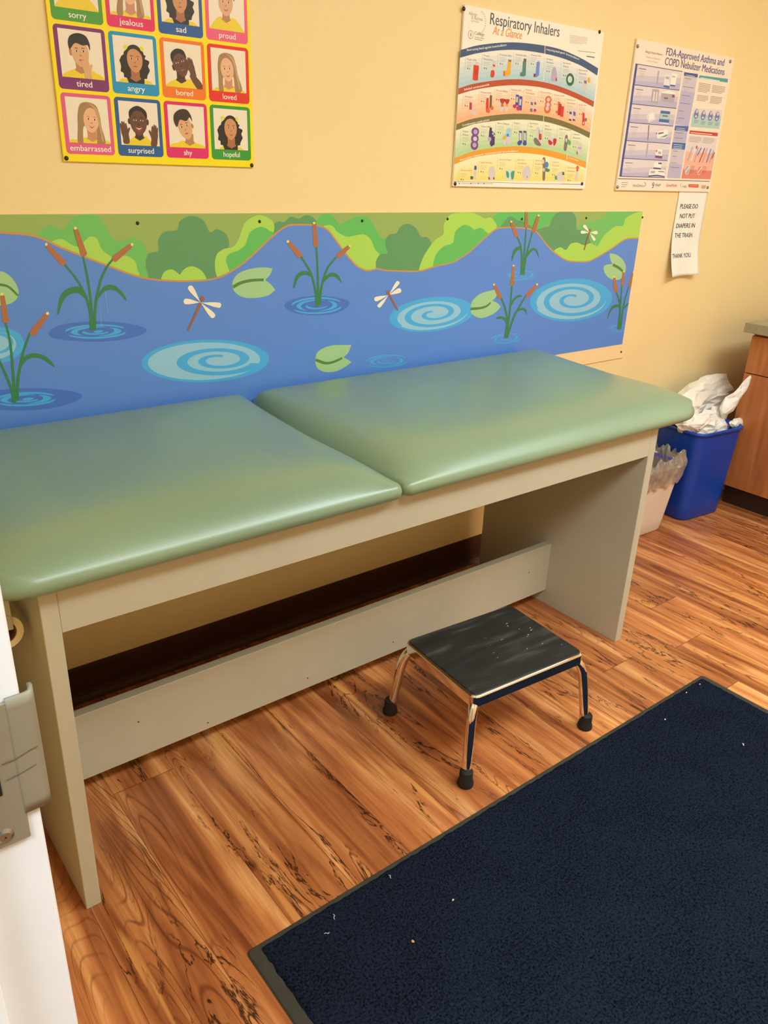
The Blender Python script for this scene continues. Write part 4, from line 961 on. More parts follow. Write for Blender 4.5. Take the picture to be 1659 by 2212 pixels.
for (tx, p, q, hh, m) in (('Allergy', (240, 150), (325, 160), .0085, 'grey'), ('& Asthma', (268, 195), (380, 205), .0085, 'grey'), ('NETWORK', (265, 218), (345, 225), .0035, 'grey'), ('College', (298, 346), (396, 358), .0085, 'dgrey'), ('of Allergy, Asthma', (298, 375), (396, 388), .0032, 'dgrey'), ('& Immunology', (298, 394), (376, 404), .0032, 'dgrey')):
    A, B_ = b2(p), b2(q); pr.text(tx, A[0], (A[1]+B_[1])/2, hh, ib[m], 1, width=B_[0]-A[0])
c_ = b2((345, 222))
for k in range(14):
    a = -1.5+k*0.215; pr.stroke([(c_[0]+.023*math.cos(a), c_[1]+.025*math.sin(a)), (c_[0]+.028*math.cos(a), c_[1]+.030*math.sin(a))], 0.0016, ib['grey'], 1, smooth=False)
c_ = b2((262, 345)); pr.ell(c_[0], c_[1], .0105, .0105, ib['grey'], 1); pr.ell(c_[0], c_[1], .0086, .0086, pm('poster_white', (250, 238, 226)), 2); pr.ell(c_[0], c_[1], .0028, .0048, ib['grey'], 3)
pr.build('logo', IP)
pr = Print(YI); lines(pr, (1250, 352), (1425, 378), 6, ib['grey'], .0008, .0038); lines(pr, (1325, 505), (1500, 525), 1, ib['grey'], .0016); lines(pr, (1415, 560), (1495, 572), 1, ib['dgrey'], .003)
pr.build('fine_print', IP); pr = Print(YI); lines(pr, (168, 1826), (480, 1828), 1, ib['grey'], .0014); lines(pr, (1160, 1828), (1360, 1832), 1, ib['grey'], .0010)
A, B_ = b2((90, 1806)), b2((1388, 1808)); pr.stroke([A, (B_[0], A[1])], 0.0009, ib['txt'], 2, smooth=False)
for x in (148, 262, 338, 393): q = b2((x, 1826)); pr.ell(q[0], q[1], .0022, .0018, ib['txt'], 3)
pr.build('fine_print', IP)
# captions with small lines, one per picture
caps = [('ProAir HFA', 225, 585, 'txt'), ('ProAir RespiClick', 392, 548, 'txt'), ('Proventil HFA', 550, 538, 'txt'), ('Ventolin HFA', 706, 536, 'txt'), ('Xopenex HFA', 858, 540, 'txt'), ('Arcapta Neohaler', 1014, 580, 'txt'), ('Serevent Diskus', 1180, 620, 'txt'), ('Striverdi Respimat', 1338, 690, 'txt'),
        ('Aerospan', 200, 955, 'dred'), ('Alvesco HFA', 362, 912, 'dred'), ('Arnuity Ellipta', 512, 894, 'dred'), ('Asmanex HFA', 662, 886, 'dred'), ('Asmanex Twisthaler', 806, 886, 'dred'), ('Flovent Diskus', 952, 910, 'dred'), ('Flovent HFA', 1092, 940, 'dred'), ('Pulmicort Flexhaler', 1218, 985, 'dred'), ('QVAR HFA', 1338, 1038, 'dred'),
        ('Advair Diskus', 180, 1302, 'txt'), ('Advair HFA', 362, 1252, 'txt'), ('Breo Ellipta', 530, 1222, 'txt'), ('Dulera', 692, 1220, 'txt'), ('Symbicort HFA', 848, 1222, 'txt'), ('Anoro Ellipta', 998, 1246, 'txt'), ('Stiolto Respimat', 1142, 1280, 'txt'), ('Utibron Neohaler', 1278, 1332, 'txt'),
        ('Atrovent HFA', 160, 1690, 'oran'), ('Seebri Neohaler', 358, 1612, 'oran'), ('Incruse Ellipta', 546, 1582, 'oran'), ('Spiriva HandiHaler', 728, 1586, 'oran'), ('Spiriva Respimat', 902, 1592, 'oran'), ('Tudorza Pressair', 1070, 1608, 'oran'), ('Combivent Respimat', 1224, 1664, 'oran')]
for i, (tx, x, y, m) in enumerate(caps):
    pr = Print(YI); ws = tx.split(' '); two = len(tx) > 12 and i not in (2, 3, 10, 11, 13, 20, 23, 25, 26, 27)
    for k, part in enumerate(ws if two else [tx]):
        A = b2((x, y+8+k*34)); B_ = b2((x+min(len(part)*9.5, 118), y+8+k*34)); pr.text(part, A[0], A[1]-.001, .0046, ib[m], 2, width=B_[0]-A[0])
    k = 2 if two else 1; lines(pr, (x, y+k*34), (x+62, y+k*34+8), 3, ib['grey'], .0008, .0042)
    q = b2((x+6, y+k*34+62)); pr.rect(q[0]-.002, q[0]+.0022, q[1]-.0020, q[1]+.0020, ib['dgrey'], 2); q = b2((x+26, y+k*34+66)); pr.ell(q[0], q[1], .0018, .0022, ib['dgrey'], 2)
    A, B_ = b2((x-14, y-12)), b2((x-24, y+130)); pr.stroke([A, (A[0], B_[1])], .0005, ib['dgrey'], 2, smooth=False)
    pr.build('caption', IP)
def pic(shapes):
    """one printed inhaler: list of (kind, data, colour, layer)"""
    pr = Print(YI)
    for kind, d, c_, ly in shapes:
        if kind == 'p': pr.poly([b2((p.x, p.y)) for p in spline(d, 4, True)], ib[c_], ly)
        elif kind == 'q': pr.poly([b2(p) for p in d], ib[c_], ly)
        elif kind == 'e':
            x, y, rx, ry = d; pr.poly([b2((x+rx*math.cos(t_), y+ry*math.sin(t_))) for t_ in [2*math.pi*k/20 for k in range(20)]], ib[c_], ly)
    pr.build('inhaler_picture', IP)
def Q(x0, y0, x1, y1, sk=0): return [(x0+sk, y0), (x1+sk, y0+4), (x1, y1+4), (x0, y1)]
pic([('q', Q(302, 615, 336, 665, 4), 'lgrey', 3), ('q', [(290, 645), (344, 655), (332, 800), (300, 802), (280, 792)], 'red', 4), ('q', [(308, 690), (325, 694), (320, 740), (304, 736)], 'dred', 5)])
pic([('q', Q(478, 602, 512, 700), 'lgrey', 3), ('q', Q(480, 640, 502, 660), 'red', 4), ('p', [(468, 700), (495, 705), (497, 750), (480, 772), (458, 760), (460, 725)], 'red', 4)])
pic([('q', Q(634, 592, 664, 620, 2), 'dgrey', 3), ('q', [(630, 612), (664, 616), (658, 740), (640, 756), (585, 758), (585, 708), (622, 700)], 'yb', 4), ('q', [(585, 708), (602, 706), (602, 756), (585, 758)], 'oran', 5)])
pic([('q', Q(786, 582, 814, 615, 2), 'brown', 3), ('q', [(780, 610), (814, 614), (808, 750), (790, 762), (752, 758), (752, 724), (774, 715)], 'teal', 4)])
pic([('q', Q(926, 600, 948, 620, 2), 'lblue', 3), ('q', [(918, 614), (950, 620), (940, 752), (915, 768), (886, 766), (888, 735), (908, 730)], 'blue', 4), ('q', [(888, 733), (908, 738), (904, 768), (885, 764)], 'maroon', 5)])
pic([('p', [(1078, 675), (1100, 672), (1112, 700), (1118, 800), (1064, 800), (1066, 740)], 'lav', 4), ('q', Q(1104, 775, 1120, 804), 'mag', 5)])
pic([('e', (1250, 792, 40, 64), 'dgreen', 4), ('e', (1248, 790, 22, 34), 'sky2', 5), ('e', (1250, 790, 9, 14), 'sky', 6)])
pic([('p', [(1395, 775), (1418, 778), (1412, 880), (1395, 918), (1384, 890), (1386, 820)], 'lgrey', 4), ('e', (1438, 798, 14, 28), 'yb', 3), ('q', Q(1390, 800, 1414, 830), 'dgrey', 5)])
pic([('q', [(250, 1018), (272, 1022), (272, 1095), (246, 1090)], 'mag', 4), ('q', [(246, 1092), (275, 1092), (322, 1135), (318, 1150), (300, 1148), (250, 1115)], 'lgrey', 5)])
pic([('q', [(418, 975), (440, 975), (440, 1090), (414, 1120), (412, 1030)], 'red', 4), ('q', [(452, 945), (474, 950), (470, 1070), (446, 1080)], 'brown', 3), ('e', (436, 1102, 18, 24), 'oran', 5), ('e', (472, 1075, 16, 20), 'oran', 5)])
pic([('p', [(550, 1000), (590, 1010), (588, 1085), (560, 1110), (542, 1070)], 'lgrey', 3), ('p', [(552, 985), (600, 985), (598, 1010), (578, 1038), (560, 1020)], 'dred', 4), ('p', [(600, 990), (646, 990), (640, 1020), (622, 1040), (602, 1015)], 'dred', 4), ('p', [(598, 1030), (636, 1030), (630, 1095), (608, 1108)], 'lgrey', 3), ('q', Q(562, 1035, 588, 1060), 'oran', 5), ('q', Q(608, 1035, 632, 1060), 'org', 5)])
pic([('q', [(712, 940), (742, 945), (736, 1050), (704, 1050)], 'blu2', 3), ('q', [(745, 955), (776, 962), (768, 1100), (735, 1095)], 'blu2', 4), ('q', [(716, 962), (732, 965), (728, 1020), (710, 1015)], 'lgrey', 5), ('q', [(748, 985), (766, 990), (760, 1050), (742, 1045)], 'lgrey', 5), ('e', (698, 1058, 18, 20), 'mag', 5), ('e', (735, 1078, 20, 24), 'mag', 6)])
pic([('q', Q(855, 978, 882, 1105), 'lgrey', 3), ('q', Q(893, 984, 912, 1110), 'lgrey', 3), ('q', Q(858, 1015, 880, 1045), 'dgrey', 4), ('q', Q(894, 1015, 912, 1040), 'brown', 4), ('q', Q(852, 1078, 876, 1110), 'dgrey', 4), ('e', (900, 1098, 14, 16), 'mag', 4)])
for_disk = [(1034, 990), (1028, 1038), (1022, 1085)]
pic([('e', (1034, 992, 32, 38), 'oran', 3), ('e', (1030, 1040, 30, 40), 'oran', 4), ('e', (1024, 1086, 32, 44), 'oran', 5), ('e', (1034, 992, 17, 20), 'lgrey', 6), ('e', (1030, 1040, 17, 20), 'lgrey', 6), ('e', (1022, 1080, 17, 22), 'lgrey', 6)])
pic([('q', [(1128, 1010), (1154, 1016), (1150, 1130), (1106, 1128), (1108, 1105), (1126, 1100)], 'oran', 3), ('q', [(1140, 1030), (1166, 1036), (1160, 1150), (1124, 1145)], 'dred', 4), ('q', [(1162, 1055), (1190, 1060), (1180, 1165), (1150, 1160)], 'red', 5)])
pic([('q', Q(1242, 1086, 1268, 1190), 'lgrey', 3), ('q', Q(1280, 1080, 1304, 1190), 'lgrey', 3), ('q', Q(1244, 1110, 1266, 1135), 'blu2', 4), ('q', Q(1282, 1110, 1304, 1150), 'plum', 4), ('q', Q(1240, 1182, 1262, 1200), 'plm2', 4), ('q', Q(1276, 1184, 1300, 1200), 'plm2', 4)])
pic([('q', Q(1372, 1120, 1394, 1215), 'red', 4), ('q', Q(1376, 1100, 1396, 1125), 'lgrey', 3), ('e', (1382, 1228, 14, 22), 'dred', 5), ('e', (1406, 1192, 12, 18), 'dgrey', 3), ('e', (1382, 1226, 7, 12), 'lgrey', 6)])
pic([('e', (306, 1310, 38, 42), 'plum', 3), ('e', (302, 1380, 38, 46), 'plum', 4), ('e', (298, 1445, 38, 48), 'plum', 5), ('e', (308, 1312, 20, 24), 'lav', 6), ('e', (304, 1382, 20, 22), 'lgrey', 6), ('e', (298, 1444, 20, 24), 'lav', 6)])
pic([('q', [(450, 1268), (472, 1272), (470, 1400), (436, 1395), (442, 1340)], 'plm2', 3), ('q', [(470, 1300), (502, 1330), (498, 1440), (465, 1460), (450, 1430)], 'plm2', 4), ('e', (448, 1385, 18, 22), 'lav', 5), ('e', (482, 1330, 8, 12), 'lgrey', 5), ('e', (494, 1350, 6, 10), 'lgrey', 5)])
pic([('e', (640, 1300, 24, 28), 'lblue', 3), ('e', (632, 1350, 28, 34), 'lblue', 4), ('p', [(580, 1350), (604, 1345), (612, 1420), (590, 1442), (574, 1410)], 'lgrey', 4), ('e', (594, 1372, 16, 22), 'yb', 5), ('p', [(615, 1370), (660, 1375), (650, 1430), (622, 1436)], 'lgrey', 5), ('e', (628, 1345, 12, 14), 'azure', 6)])
pic([('q', Q(742, 1300, 774, 1420), 'blu2', 3), ('q', Q(785, 1300, 816, 1420), 'blu2', 3), ('q', Q(746, 1320, 768, 1395), 'lgrey', 4), ('q', Q(790, 1320, 810, 1395), 'lgrey', 4), ('e', (745, 1425, 20, 22), 'blu2', 5), ('e', (798, 1428, 20, 22), 'blu2', 5)])
pic([('q', Q(915, 1265, 944, 1385), 'lgrey', 3), ('q', Q(940, 1290, 974, 1440), 'lgrey', 3), ('q', Q(944, 1330, 966, 1390), 'red', 4), ('p', [(888, 1385), (915, 1375), (962, 1440), (935, 1452), (900, 1430)], 'dgrey', 4)])
pic([('p', [(1042, 1345), (1100, 1350), (1112, 1420), (1080, 1465), (1036, 1455), (1034, 1390)], 'lgrey', 3), ('p', [(1036, 1390), (1076, 1420), (1058, 1445), (1036, 1430)], 'dred', 4), ('p', [(1082, 1385), (1114, 1385), (1108, 1430), (1086, 1450)], 'dred', 4), ('e', (1076, 1355, 14, 16), 'sky2', 5)])
pic([('p', [(1204, 1348), (1226, 1355), (1222, 1450), (1208, 1502), (1188, 1490), (1194, 1420)], 'dgrey', 4), ('p', [(1226, 1385), (1258, 1410), (1250, 1445), (1226, 1430)], 'green', 3), ('e', (1212, 1395, 9, 20), 'lgrey', 5)])
pic([('p', [(1330, 1425), (1366, 1430), (1368, 1530), (1318, 1535), (1324, 1470)], 'lgrey', 4), ('q', Q(1328, 1462, 1360, 1482), 'lav', 5), ('q', Q(1314, 1508, 1326, 1534), 'dgrey', 5)])
pic([('q', [(296, 1645), (322, 1650), (314, 1785), (290, 1780)], 'lgrey', 3), ('q', [(298, 1650), (320, 1652), (318, 1690), (296, 1690)], 'blu2', 4), ('q', [(258, 1752), (285, 1756), (282, 1786), (258, 1784)], 'dgreen', 5)])
pic([('p', [(450, 1665), (496, 1665), (500, 1780), (440, 1785), (440, 1720)], 'lgrey', 4), ('q', Q(436, 1762, 452, 1786), 'dgrey', 5), ('q', Q(484, 1762, 498, 1784), 'brown', 5)])
pic([('p', [(612, 1700), (640, 1680), (690, 1700), (688, 1770), (640, 1792), (606, 1770)], 'sky2', 3), ('p', [(614, 1702), (640, 1720), (640, 1770), (618, 1760)], 'sea', 4), ('p', [(660, 1720), (694, 1700), (690, 1770), (668, 1785)], 'sea', 4)])
pic([('p', [(800, 1660), (840, 1655), (860, 1710), (850, 1765), (818, 1792), (785, 1775), (776, 1720)], 'lgrey', 4), ('e', (822, 1760, 5, 8), 'dgrey', 5), ('e', (852, 1740, 10, 20), 'sky', 3)])
pic([('p', [(978, 1575), (1004, 1580), (1004, 1700), (998, 1790), (976, 1785), (978, 1680)], 'dgrey', 4), ('e', (1018, 1640, 18, 30), 'azure', 3), ('p', [(1004, 1670), (1050, 1690), (1030, 1712), (1002, 1700)], 'teal', 3), ('e', (984, 1610, 10, 22), 'lgrey', 5), ('e', (988, 1690, 12, 18), 'lgrey', 5)])
pic([('p', [(1118, 1735), (1150, 1710), (1185, 1715), (1186, 1790), (1110, 1790)], 'lgrey', 3), ('q', Q(1098, 1748, 1120, 1786), 'sea', 4), ('q', Q(1172, 1710, 1192, 1740), 'dgreen', 4)])
pic([('e', (1324, 1670, 14, 22), 'oran', 4), ('p', [(1312, 1690), (1332, 1692), (1322, 1790), (1300, 1782)], 'lgrey', 3), ('q', Q(1310, 1690, 1332, 1700), 'red', 5)])
for px, py in ((1002, 19), (1295, 69), (983, 397), (1257, 397)):
    x, z = WX(px, py, -0.0085); screw(IP, x, z, -0.0087, M_black, 0.0056)

# ------------------------------------------------------------------ nebulizer poster
NP = thing('nebulizer_poster', 'white and lavender nebulizer medication poster, rightmost on the wall', 'poster')
bm = bmesh.new(); add_box(bm, 2.2639, 2.8694, -0.0085, -0.0008, 1.3284, 1.7975, 0.0008, 1)
from_bm('board', bm, pm('poster_pinkwhite', (250, 228, 212), 0.35), NP)
nb = {k: pm('neb_'+k, v, 0.35) for k, v in dict(navy=(62, 80, 152), ink=(66, 78, 140), line=(70, 74, 120), lav=(206, 196, 212), lav2=(186, 180, 214), teal=(70, 160, 164), red=(196, 62, 56), grey=(196, 180, 170), txt=(120, 110, 120), pale=(226, 214, 220), blue=(66, 104, 176), box=(232, 228, 232), aqua=(176, 206, 206), rose=(240, 180, 160), rose2=(224, 130, 116), oval=(112, 124, 180), white=(244, 238, 232), sil=(180, 170, 180), purple=(128, 70, 140), logo=(222, 70, 60), lgold=(214, 180, 140)).items()}
def n3(p): return WX(1310+p[0]/5.7207, 70+p[1]/5.7207, -0.0085)
def nq(pr, pts, m, ly): pr.poly([n3(p) for p in pts], nb[m], ly)
def ntext(pr, tx, p, q, hh, m, ly=2, bold=0.0):
    A, B_ = n3(p), n3(q); pr.text(tx, A[0], (A[1]+B_[1])/2, hh, m if not isinstance(m, str) else nb[m], ly, width=B_[0]-A[0], bold=bold)
def nlines(pr, p, q, n, m, wd=.0009, gap=.004, ly=2):
    A, B_ = n3(p), n3(q)
    for k in range(n): pr.stroke([(A[0], A[1]-k*gap), (B_[0]-(.2*(B_[0]-A[0]) if k == n-1 and n > 1 else 0), A[1]-k*gap)], wd, nb[m], ly, smooth=False)
pr = Print(YI)
ntext(pr, 'FDA-Approved Asthma and', (735, 282), (1448, 415), 0.0245, 'ink', 1, 0.016)
ntext(pr, 'COPD Nebulizer Medications', (718, 402), (1452, 528), 0.0245, 'ink', 1, 0.016)
pr.build('title', NP)
pr = Print(YI)
ntext(pr, 'Allergy & Asthma Network', (478, 250), (692, 288), .0075, 'txt', 1); ntext(pr, 'Mothers of Asthmatics', (488, 312), (664, 346), .0060, 'grey', 1); ntext(pr, 'Network Worldwide', (505, 360), (635, 378), .0045, 'grey', 1)
pr.build('logo', NP)
rowsN = [(380, 640, 945, 485, 895, 715), (650, 872, 900, 720, 862, 940), (885, 1105, 862, 945, 826, 1158), (1115, 1330, 826, 1165, 788, 1375), (1340, 1550, 788, 1382, 752, 1585), (1558, 1778, 752, 1592, 720, 1795)]
L0 = [(360, 388), (322, 645), (290, 880), (258, 1110), (225, 1335), (190, 1555), (160, 1778)]
R0 = [(942, 485), (900, 715), (863, 940), (826, 1158), (788, 1375), (754, 1585), (720, 1795)]
for i in range(6):
    pr = Print(YI); a, b = L0[i], R0[i]; c_, d_ = L0[i+1], R0[i+1]
    a2 = (a[0]+26, a[1]+3); c2 = (c_[0]+26, c_[1]+1)
    nq(pr, [a2, b, d_, c2], 'pale', 0)
    m0 = [((p[0]+q[0])/2, (p[1]+q[1])/2) for p, q in ((a2, c2), (b, d_))]
    A2 = (a2[0]+(c2[0]-a2[0])*.55, a2[1]+(c2[1]-a2[1])*.55); B2_ = (b[0]+(d_[0]-b[0])*.35, b[1]+(d_[1]-b[1])*.35)
    nq(pr, [A2, B2_, d_, c2], 'lav', 1); nq(pr, [(c2[0]+(A2[0]-c2[0])*.4, c2[1]+(A2[1]-c2[1])*.4), (B2_[0]+(d_[0]-B2_[0])*.45, B2_[1]+(d_[1]-B2_[1])*.45), d_, c2], 'lav2', 2)
    nq(pr, [a, a2, c2, c_], 'navy', 2)
    for p, q in (((a[0], a[1]), b),)[:1 if i == 0 else 0]: pr.stroke([n3(p), n3(q)], .0022, nb['line'], 3, smooth=False)
    pr.stroke([n3(c_), n3(d_)], .0022, nb['line'], 3, smooth=False)
    nm = ('Albuterol', 'Levalbuterol', 'Arformoterol', 'Budesonide', 'Ipratropium bromide', 'Cromolyn')[i]
    nlines(pr, (a2[0]+14, a2[1]+52), (a2[0]+105, a2[1]+64), 1, 'txt', .0022, .004, 4); nlines(pr, (a2[0]+24, a2[1]+86), (a2[0]+90, a2[1]+94), 4, 'sil', .0009, .0055, 4)
    pr.build('product_row', NP)
def npic(shapes):
    pr = Print(YI)
    for pts, m, ly in shapes: nq(pr, pts, m, 4+ly)
    pr.build('product_picture', NP)
npic([([(638, 475), (655, 478), (642, 560), (632, 640), (618, 640), (624, 560)], 'sil', 1)])
npic([([(722, 518), (790, 530), (770, 690), (700, 672)], 'box', 1), ([(800, 500), (875, 515), (846, 668), (780, 660)], 'white', 2), ([(706, 650), (776, 662), (772, 692), (700, 674)], 'blue', 3), ([(788, 645), (848, 652), (845, 670), (782, 662)], 'navy', 3), ([(730, 545), (776, 552), (770, 580), (726, 572)], 'sil', 3), ([(808, 535), (850, 542), (846, 560), (806, 552)], 'sil', 4)])
npic([([(568, 695), (652, 708), (628, 882), (550, 860)], 'sil', 1), ([(580, 730), (600, 733), (588, 850), (568, 845)], 'pale', 2), ([(615, 735), (632, 738), (618, 855), (602, 850)], 'pale', 2)])
npic([([(680, 745), (845, 765), (832, 880), (800, 868), (672, 845)], 'sil', 1), ([(690, 735), (760, 720), (848, 742), (845, 768), (680, 748)], 'white', 2), ([(712, 800), (760, 806), (756, 826), (708, 820)], 'txt', 3), ([(812, 770), (842, 774), (838, 806), (806, 800)], 'purple', 3)])
npic([([(510, 985), (590, 960), (606, 1080), (520, 1115), (488, 1040)], 'pale', 1), ([(520, 1010), (580, 990), (590, 1060), (530, 1085)], 'white', 2)])
npic([([(672, 965), (788, 978), (768, 1130), (645, 1112)], 'blue', 1), ([(668, 1000), (783, 1012), (774, 1078), (655, 1068)], 'aqua', 2), ([(690, 1020), (760, 1028), (756, 1045), (688, 1038)], 'txt', 3), ([(650, 1108), (768, 1120), (767, 1132), (645, 1116)], 'white', 3)])
npic([([(518, 1145), (530, 1147), (520, 1275), (512, 1335), (505, 1335), (510, 1270)], 'txt', 1)])
npic([([(618, 1235), (750, 1200), (768, 1262), (720, 1310), (625, 1308)], 'white', 1), ([(640, 1240), (705, 1230), (702, 1248), (638, 1262)], 'txt', 2), ([(640, 1298), (720, 1295), (768, 1262), (740, 1262), (690, 1285)], 'teal', 2), ([(612, 1240), (626, 1236), (626, 1256), (612, 1258)], 'txt', 2)])
npic([([(505, 1370), (518, 1372), (508, 1470), (495, 1550), (482, 1550), (492, 1460)], 'sil', 1)])
npic([([(608, 1440), (690, 1448), (680, 1560), (600, 1545)], 'white', 1), ([(602, 1518), (690, 1528), (682, 1562), (600, 1548)], 'purple', 2), ([(612, 1450), (626, 1452), (622, 1480), (609, 1478)], 'logo', 2), ([(640, 1470), (675, 1475), (670, 1505), (636, 1500)], 'sil', 2)])
npic([([(590, 1605), (682, 1612), (670, 1690), (578, 1680)], 'white', 1), ([(640, 1610), (682, 1612), (680, 1630), (638, 1626)], 'line', 2), ([(580, 1668), (672, 1676), (670, 1692), (577, 1684)], 'line', 2)])
npic([([(535, 1690), (725, 1700), (718, 1785), (620, 1768), (518, 1780)], 'white', 1), ([(520, 1768), (620, 1758), (718, 1776), (716, 1788), (620, 1772), (517, 1784)], 'line', 2), ([(545, 1710), (600, 1712), (596, 1740), (540, 1738)], 'sil', 2), ([(640, 1714), (712, 1718), (710, 1728), (638, 1722)], 'line', 2)])
pr = Print(YI)
nq(pr, [(960, 490), (1130, 515), (1125, 558), (958, 535)], 'navy', 1); nq(pr, [(955, 540), (1122, 560), (1015, 1160), (845, 1140)], 'lav', 0)
nq(pr, [(925, 720), (1092, 742), (1015, 1160), (845, 1140)], 'lav2', 1)
nq(pr, [(848, 1150), (1015, 1160), (1005, 1225), (838, 1210)], 'blue', 2); nq(pr, [(838, 1215), (1002, 1228), (980, 1365), (818, 1350)], 'lav2', 0); nq(pr, [(815, 1355), (980, 1368), (968, 1450), (804, 1438)], 'blue', 2)
nq(pr, [(804, 1440), (966, 1452), (910, 1805), (748, 1798)], 'lav', 0); nq(pr, [(775, 1620), (938, 1632), (910, 1805), (748, 1798)], 'lav2', 1)
for (x, y, w_) in ((968, 565, 80), (945, 668, 135), (928, 775, 105), (908, 870, 130), (892, 968, 60), (880, 1056, 85), (850, 1238, 105), (838, 1302, 105), (822, 1465, 60), (812, 1530, 60), (800, 1610, 60), (790, 1665, 110)):
    nlines(pr, (x, y), (x+w_, y+8), 1, 'txt', .0016, .004, 3); nlines(pr, (x+10, y+28), (x+10+w_*.5, y+34), 2, 'sil', .0009, .0052, 3)
for (x, y) in ((980, 525), (860, 1180), (860, 1200), (830, 1385), (825, 1408), (820, 1428)): nlines(pr, (x, y), (x+110, y+10), 1, 'white', .0013, .004, 4)
pr.build('text_column', NP)
pr = Print(YI)
nq(pr, [(1148, 530), (1502, 575), (1495, 620), (1142, 565)], 'teal', 1); nlines(pr, (1160, 560), (1400, 588), 1, 'white', .0022, .004, 2)
nlines(pr, (1145, 625), (1290, 645), 6, 'grey', .0034, .0052); nlines(pr, (1310, 655), (1470, 672), 5, 'grey', .0034, .0052)
nlines(pr, (1122, 775), (1262, 790), 4, 'grey', .0034, .0052); nlines(pr, (1290, 790), (1430, 805), 5, 'grey', .0034, .0052)
nq(pr, [(1075, 930), (1432, 960), (1392, 1195), (1040, 1165)], 'pale', 0); nq(pr, [(1062, 1010), (1420, 1035), (1392, 1195), (1040, 1165)], 'aqua', 1); nq(pr, [(1048, 1110), (1404, 1138), (1392, 1195), (1040, 1165)], 'teal', 2) if False else None
for x, y in ((1110, 1008), (1196, 1025), (1285, 1032), (1368, 1040)):
    c_ = n3((x, y)); pr.ell(c_[0], c_[1], .0150, .0170, nb['oval'], 3); pr.ell(c_[0]+.002, c_[1]+.009, .009, .006, nb['lav'], 4); pr.ell(c_[0], c_[1]-.008, .006, .004, nb['pale'], 4)
    nlines(pr, (x-28, y+78), (x+26, y+82), 3, 'txt', .0012, .004, 3)
pr.build('information_box', NP)
pr = Print(YI)
nq(pr, [(1030, 1210), (1378, 1242), (1372, 1285), (1022, 1252)], 'red', 1); nlines(pr, (1040, 1238), (1305, 1262), 1, 'white', .0022, .004, 2)
nq(pr, [(1015, 1270), (1372, 1300), (1285, 1815), (925, 1805)], 'pale', 0); nq(pr, [(985, 1470), (1340, 1500), (1285, 1815), (925, 1805)], 'rose', 1); nq(pr, [(945, 1690), (1303, 1712), (1285, 1815), (925, 1805)], 'rose2', 2)
nlines(pr, (1030, 1290), (1175, 1305), 4, 'grey', .0028, .005, 3); nlines(pr, (1195, 1305), (1335, 1318), 4, 'grey', .0028, .005, 3)
for k, (x0, y0, x1, y1, m) in enumerate(((1065, 1415, 1000, 1590, 'sil'), (1100, 1420, 1045, 1590, 'box'), (1135, 1420, 1085, 1600, 'sil'), (1172, 1425, 1125, 1520, 'oval'), (1215, 1430, 1145, 1605, 'red'), (1245, 1430, 1185, 1605, 'sil'), (1290, 1440, 1235, 1610, 'oval'), (1325, 1455, 1270, 1610, 'sil'), (1335, 1480, 1300, 1560, 'red'))):
    pr.stroke([n3((x0, y0)), n3((x1, y1))], .0070, nb[m], 4, smooth=False)
c_ = n3((1112, 1420)); pr.ell(c_[0], c_[1], .005, .006, nb['red'], 5)
for x, y, m in ((998, 1700, 'sil'), (1148, 1706, 'rose2')):
    c_ = n3((x, y)); pr.ell(c_[0], c_[1], .0150, .0165, nb['white'], 4); pr.ell(c_[0], c_[1], .0138, .0150, nb[m], 5); pr.stroke([(c_[0]-.009, c_[1]-.008), (c_[0]+.009, c_[1]+.010)], .004, nb['white'], 6, smooth=False)
    nlines(pr, (x+40, y-45), (x+90, y-40), 6, 'txt' if m == 'sil' else 'red', .0012, .0045, 4)
pr.build('information_box', NP)
pr = Print(YI)
pr.stroke([n3((140, 1807)), n3((1275, 1841))], .0024, nb['line'], 1, smooth=False)
nlines(pr, (188, 1856), (262, 1860), 3, 'txt', .0014, .0065)
ntext(pr, 'AstraZeneca', (322, 1905), (456, 1910), .0100, 'txt'); ntext(pr, 'MAP', (600, 1905), (666, 1908), .0105, 'ink'); ntext(pr, 'ExxonMobil', (738, 1905), (864, 1908), .0105, 'logo', 2, .012); ntext(pr, 'NEI', (940, 1918), (988, 1920), .0080, 'txt')
c_ = n3((575, 1885)); pr.ell(c_[0], c_[1]+.003, .006, .006, nb['ink'], 2); pr.ell(c_[0], c_[1]+.003, .003, .003, pm('poster_pinkwhite', (250, 228, 212)), 3); pr.stroke([(c_[0]+.005, c_[1]+.002), (c_[0]+.003, c_[1]-.008), (c_[0]-.004, c_[1]-.009)], .003, nb['ink'], 2)
pr.stroke([n3((462, 1905)), n3((485, 1880)), n3((470, 1850))], .0022, nb['txt'], 2)
pr.stroke([n3((915, 1920)), n3((918, 1880)), n3((925, 1862))], .0016, nb['txt'], 2)
nq(pr, [(1015, 1875), (1140, 1880), (1136, 1918), (1012, 1912)], 'logo', 2); nlines(pr, (1025, 1895), (1128, 1900), 1, 'rose', .0018, .004, 3)
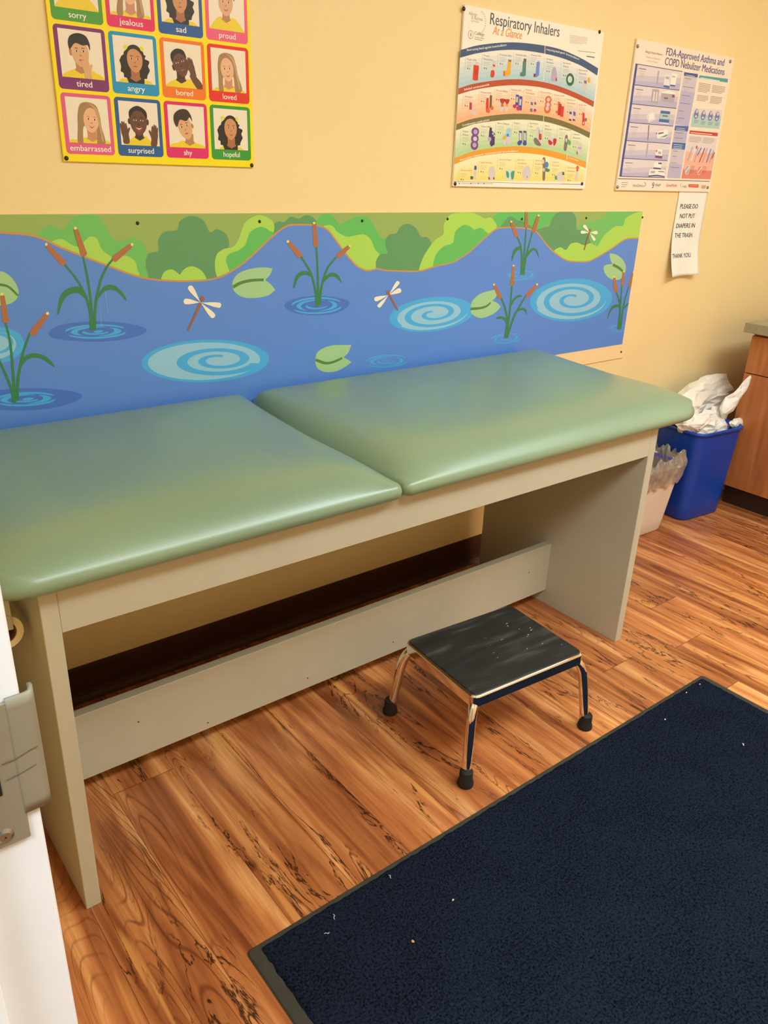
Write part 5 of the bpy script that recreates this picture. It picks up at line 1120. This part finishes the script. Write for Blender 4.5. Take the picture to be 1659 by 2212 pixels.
nq(pr, [(1172, 1885), (1230, 1888), (1226, 1930), (1168, 1928)], 'lgold', 2); nlines(pr, (1180, 1905), (1220, 1908), 2, 'red', .0014, .005, 3)
pr.build('sponsor_strip', NP)
for px, py in ((1377, 100), (1577, 133), (1333.5, 404), (1528, 405)):
    x, z = WX(px, py, -0.0085); screw(NP, x, z, -0.0087, M_silver, 0.0058, 0.005)

# ------------------------------------------------------------------ diaper notice
SN = thing('notice_sheet', 'white paper notice about diapers taped below the nebulizer poster', 'notice')
nu, nv = 14, 30; nx0, nx1, nzt, nzb = 2.668, 2.869, 1.335, 1.012
def curl(u, v):  # distance from the wall: the lower corners lift
    d = max(0.0, v-0.45)/0.55
    return -(0.0022+0.030*d*d*(0.25+0.75*abs(2*u-0.95)**1.5)+0.006*d*math.sin(3*u+1)+0.004*v)
V = []; F = []
for j in range(nv+1):
    for i in range(nu+1):
        u, v = i/nu, j/nv; V.append((nx0+(nx1-nx0)*u-0.004*v*math.sin(2*v), curl(u, v), nzt-(nzt-nzb)*v))
for j in range(nv):
    for i in range(nu): a = j*(nu+1)+i; F.append((a, a+nu+1, a+nu+2, a+1))
me = bpy.data.meshes.new('sheet'); me.from_pydata(V, [], F); sh_ = link('sheet', me, M_paper, SN, True)
md = sh_.modifiers.new('thickness', 'SOLIDIFY'); md.thickness = 0.0003
M_ink = pm('black_ink', (52, 36, 26), 0.7)
def c3(p): return WX(1420+p[0]/11.057, 420+p[1]/11.057, -0.004)
for part in ((('PLEASE DO', (545, 335), (962, 340)), ('NOT PUT', (532, 562), (885, 570)), ('DIAPERS IN', (443, 795), (884, 798)), ('THE TRASH.', (398, 1024), (832, 1024))), (('THANK YOU.', (285, 1505), (762, 1502)),)):
    pr = Print(0.0)
    for tx, p, q in part:
        A, B_ = c3(p), c3(q); pr.text(tx, A[0], (A[1]+B_[1])/2, 0.0175, M_ink, 0, width=B_[0]-A[0], bold=0.006)
    o = pr.build('lettering', SN)
    for v in o.data.vertices:
        f = (nzt-v.co.z)/(nzt-nzb); u = (v.co.x+0.004*f*math.sin(2*f)-nx0)/(nx1-nx0); v.co.y = curl(u, f)-0.0007
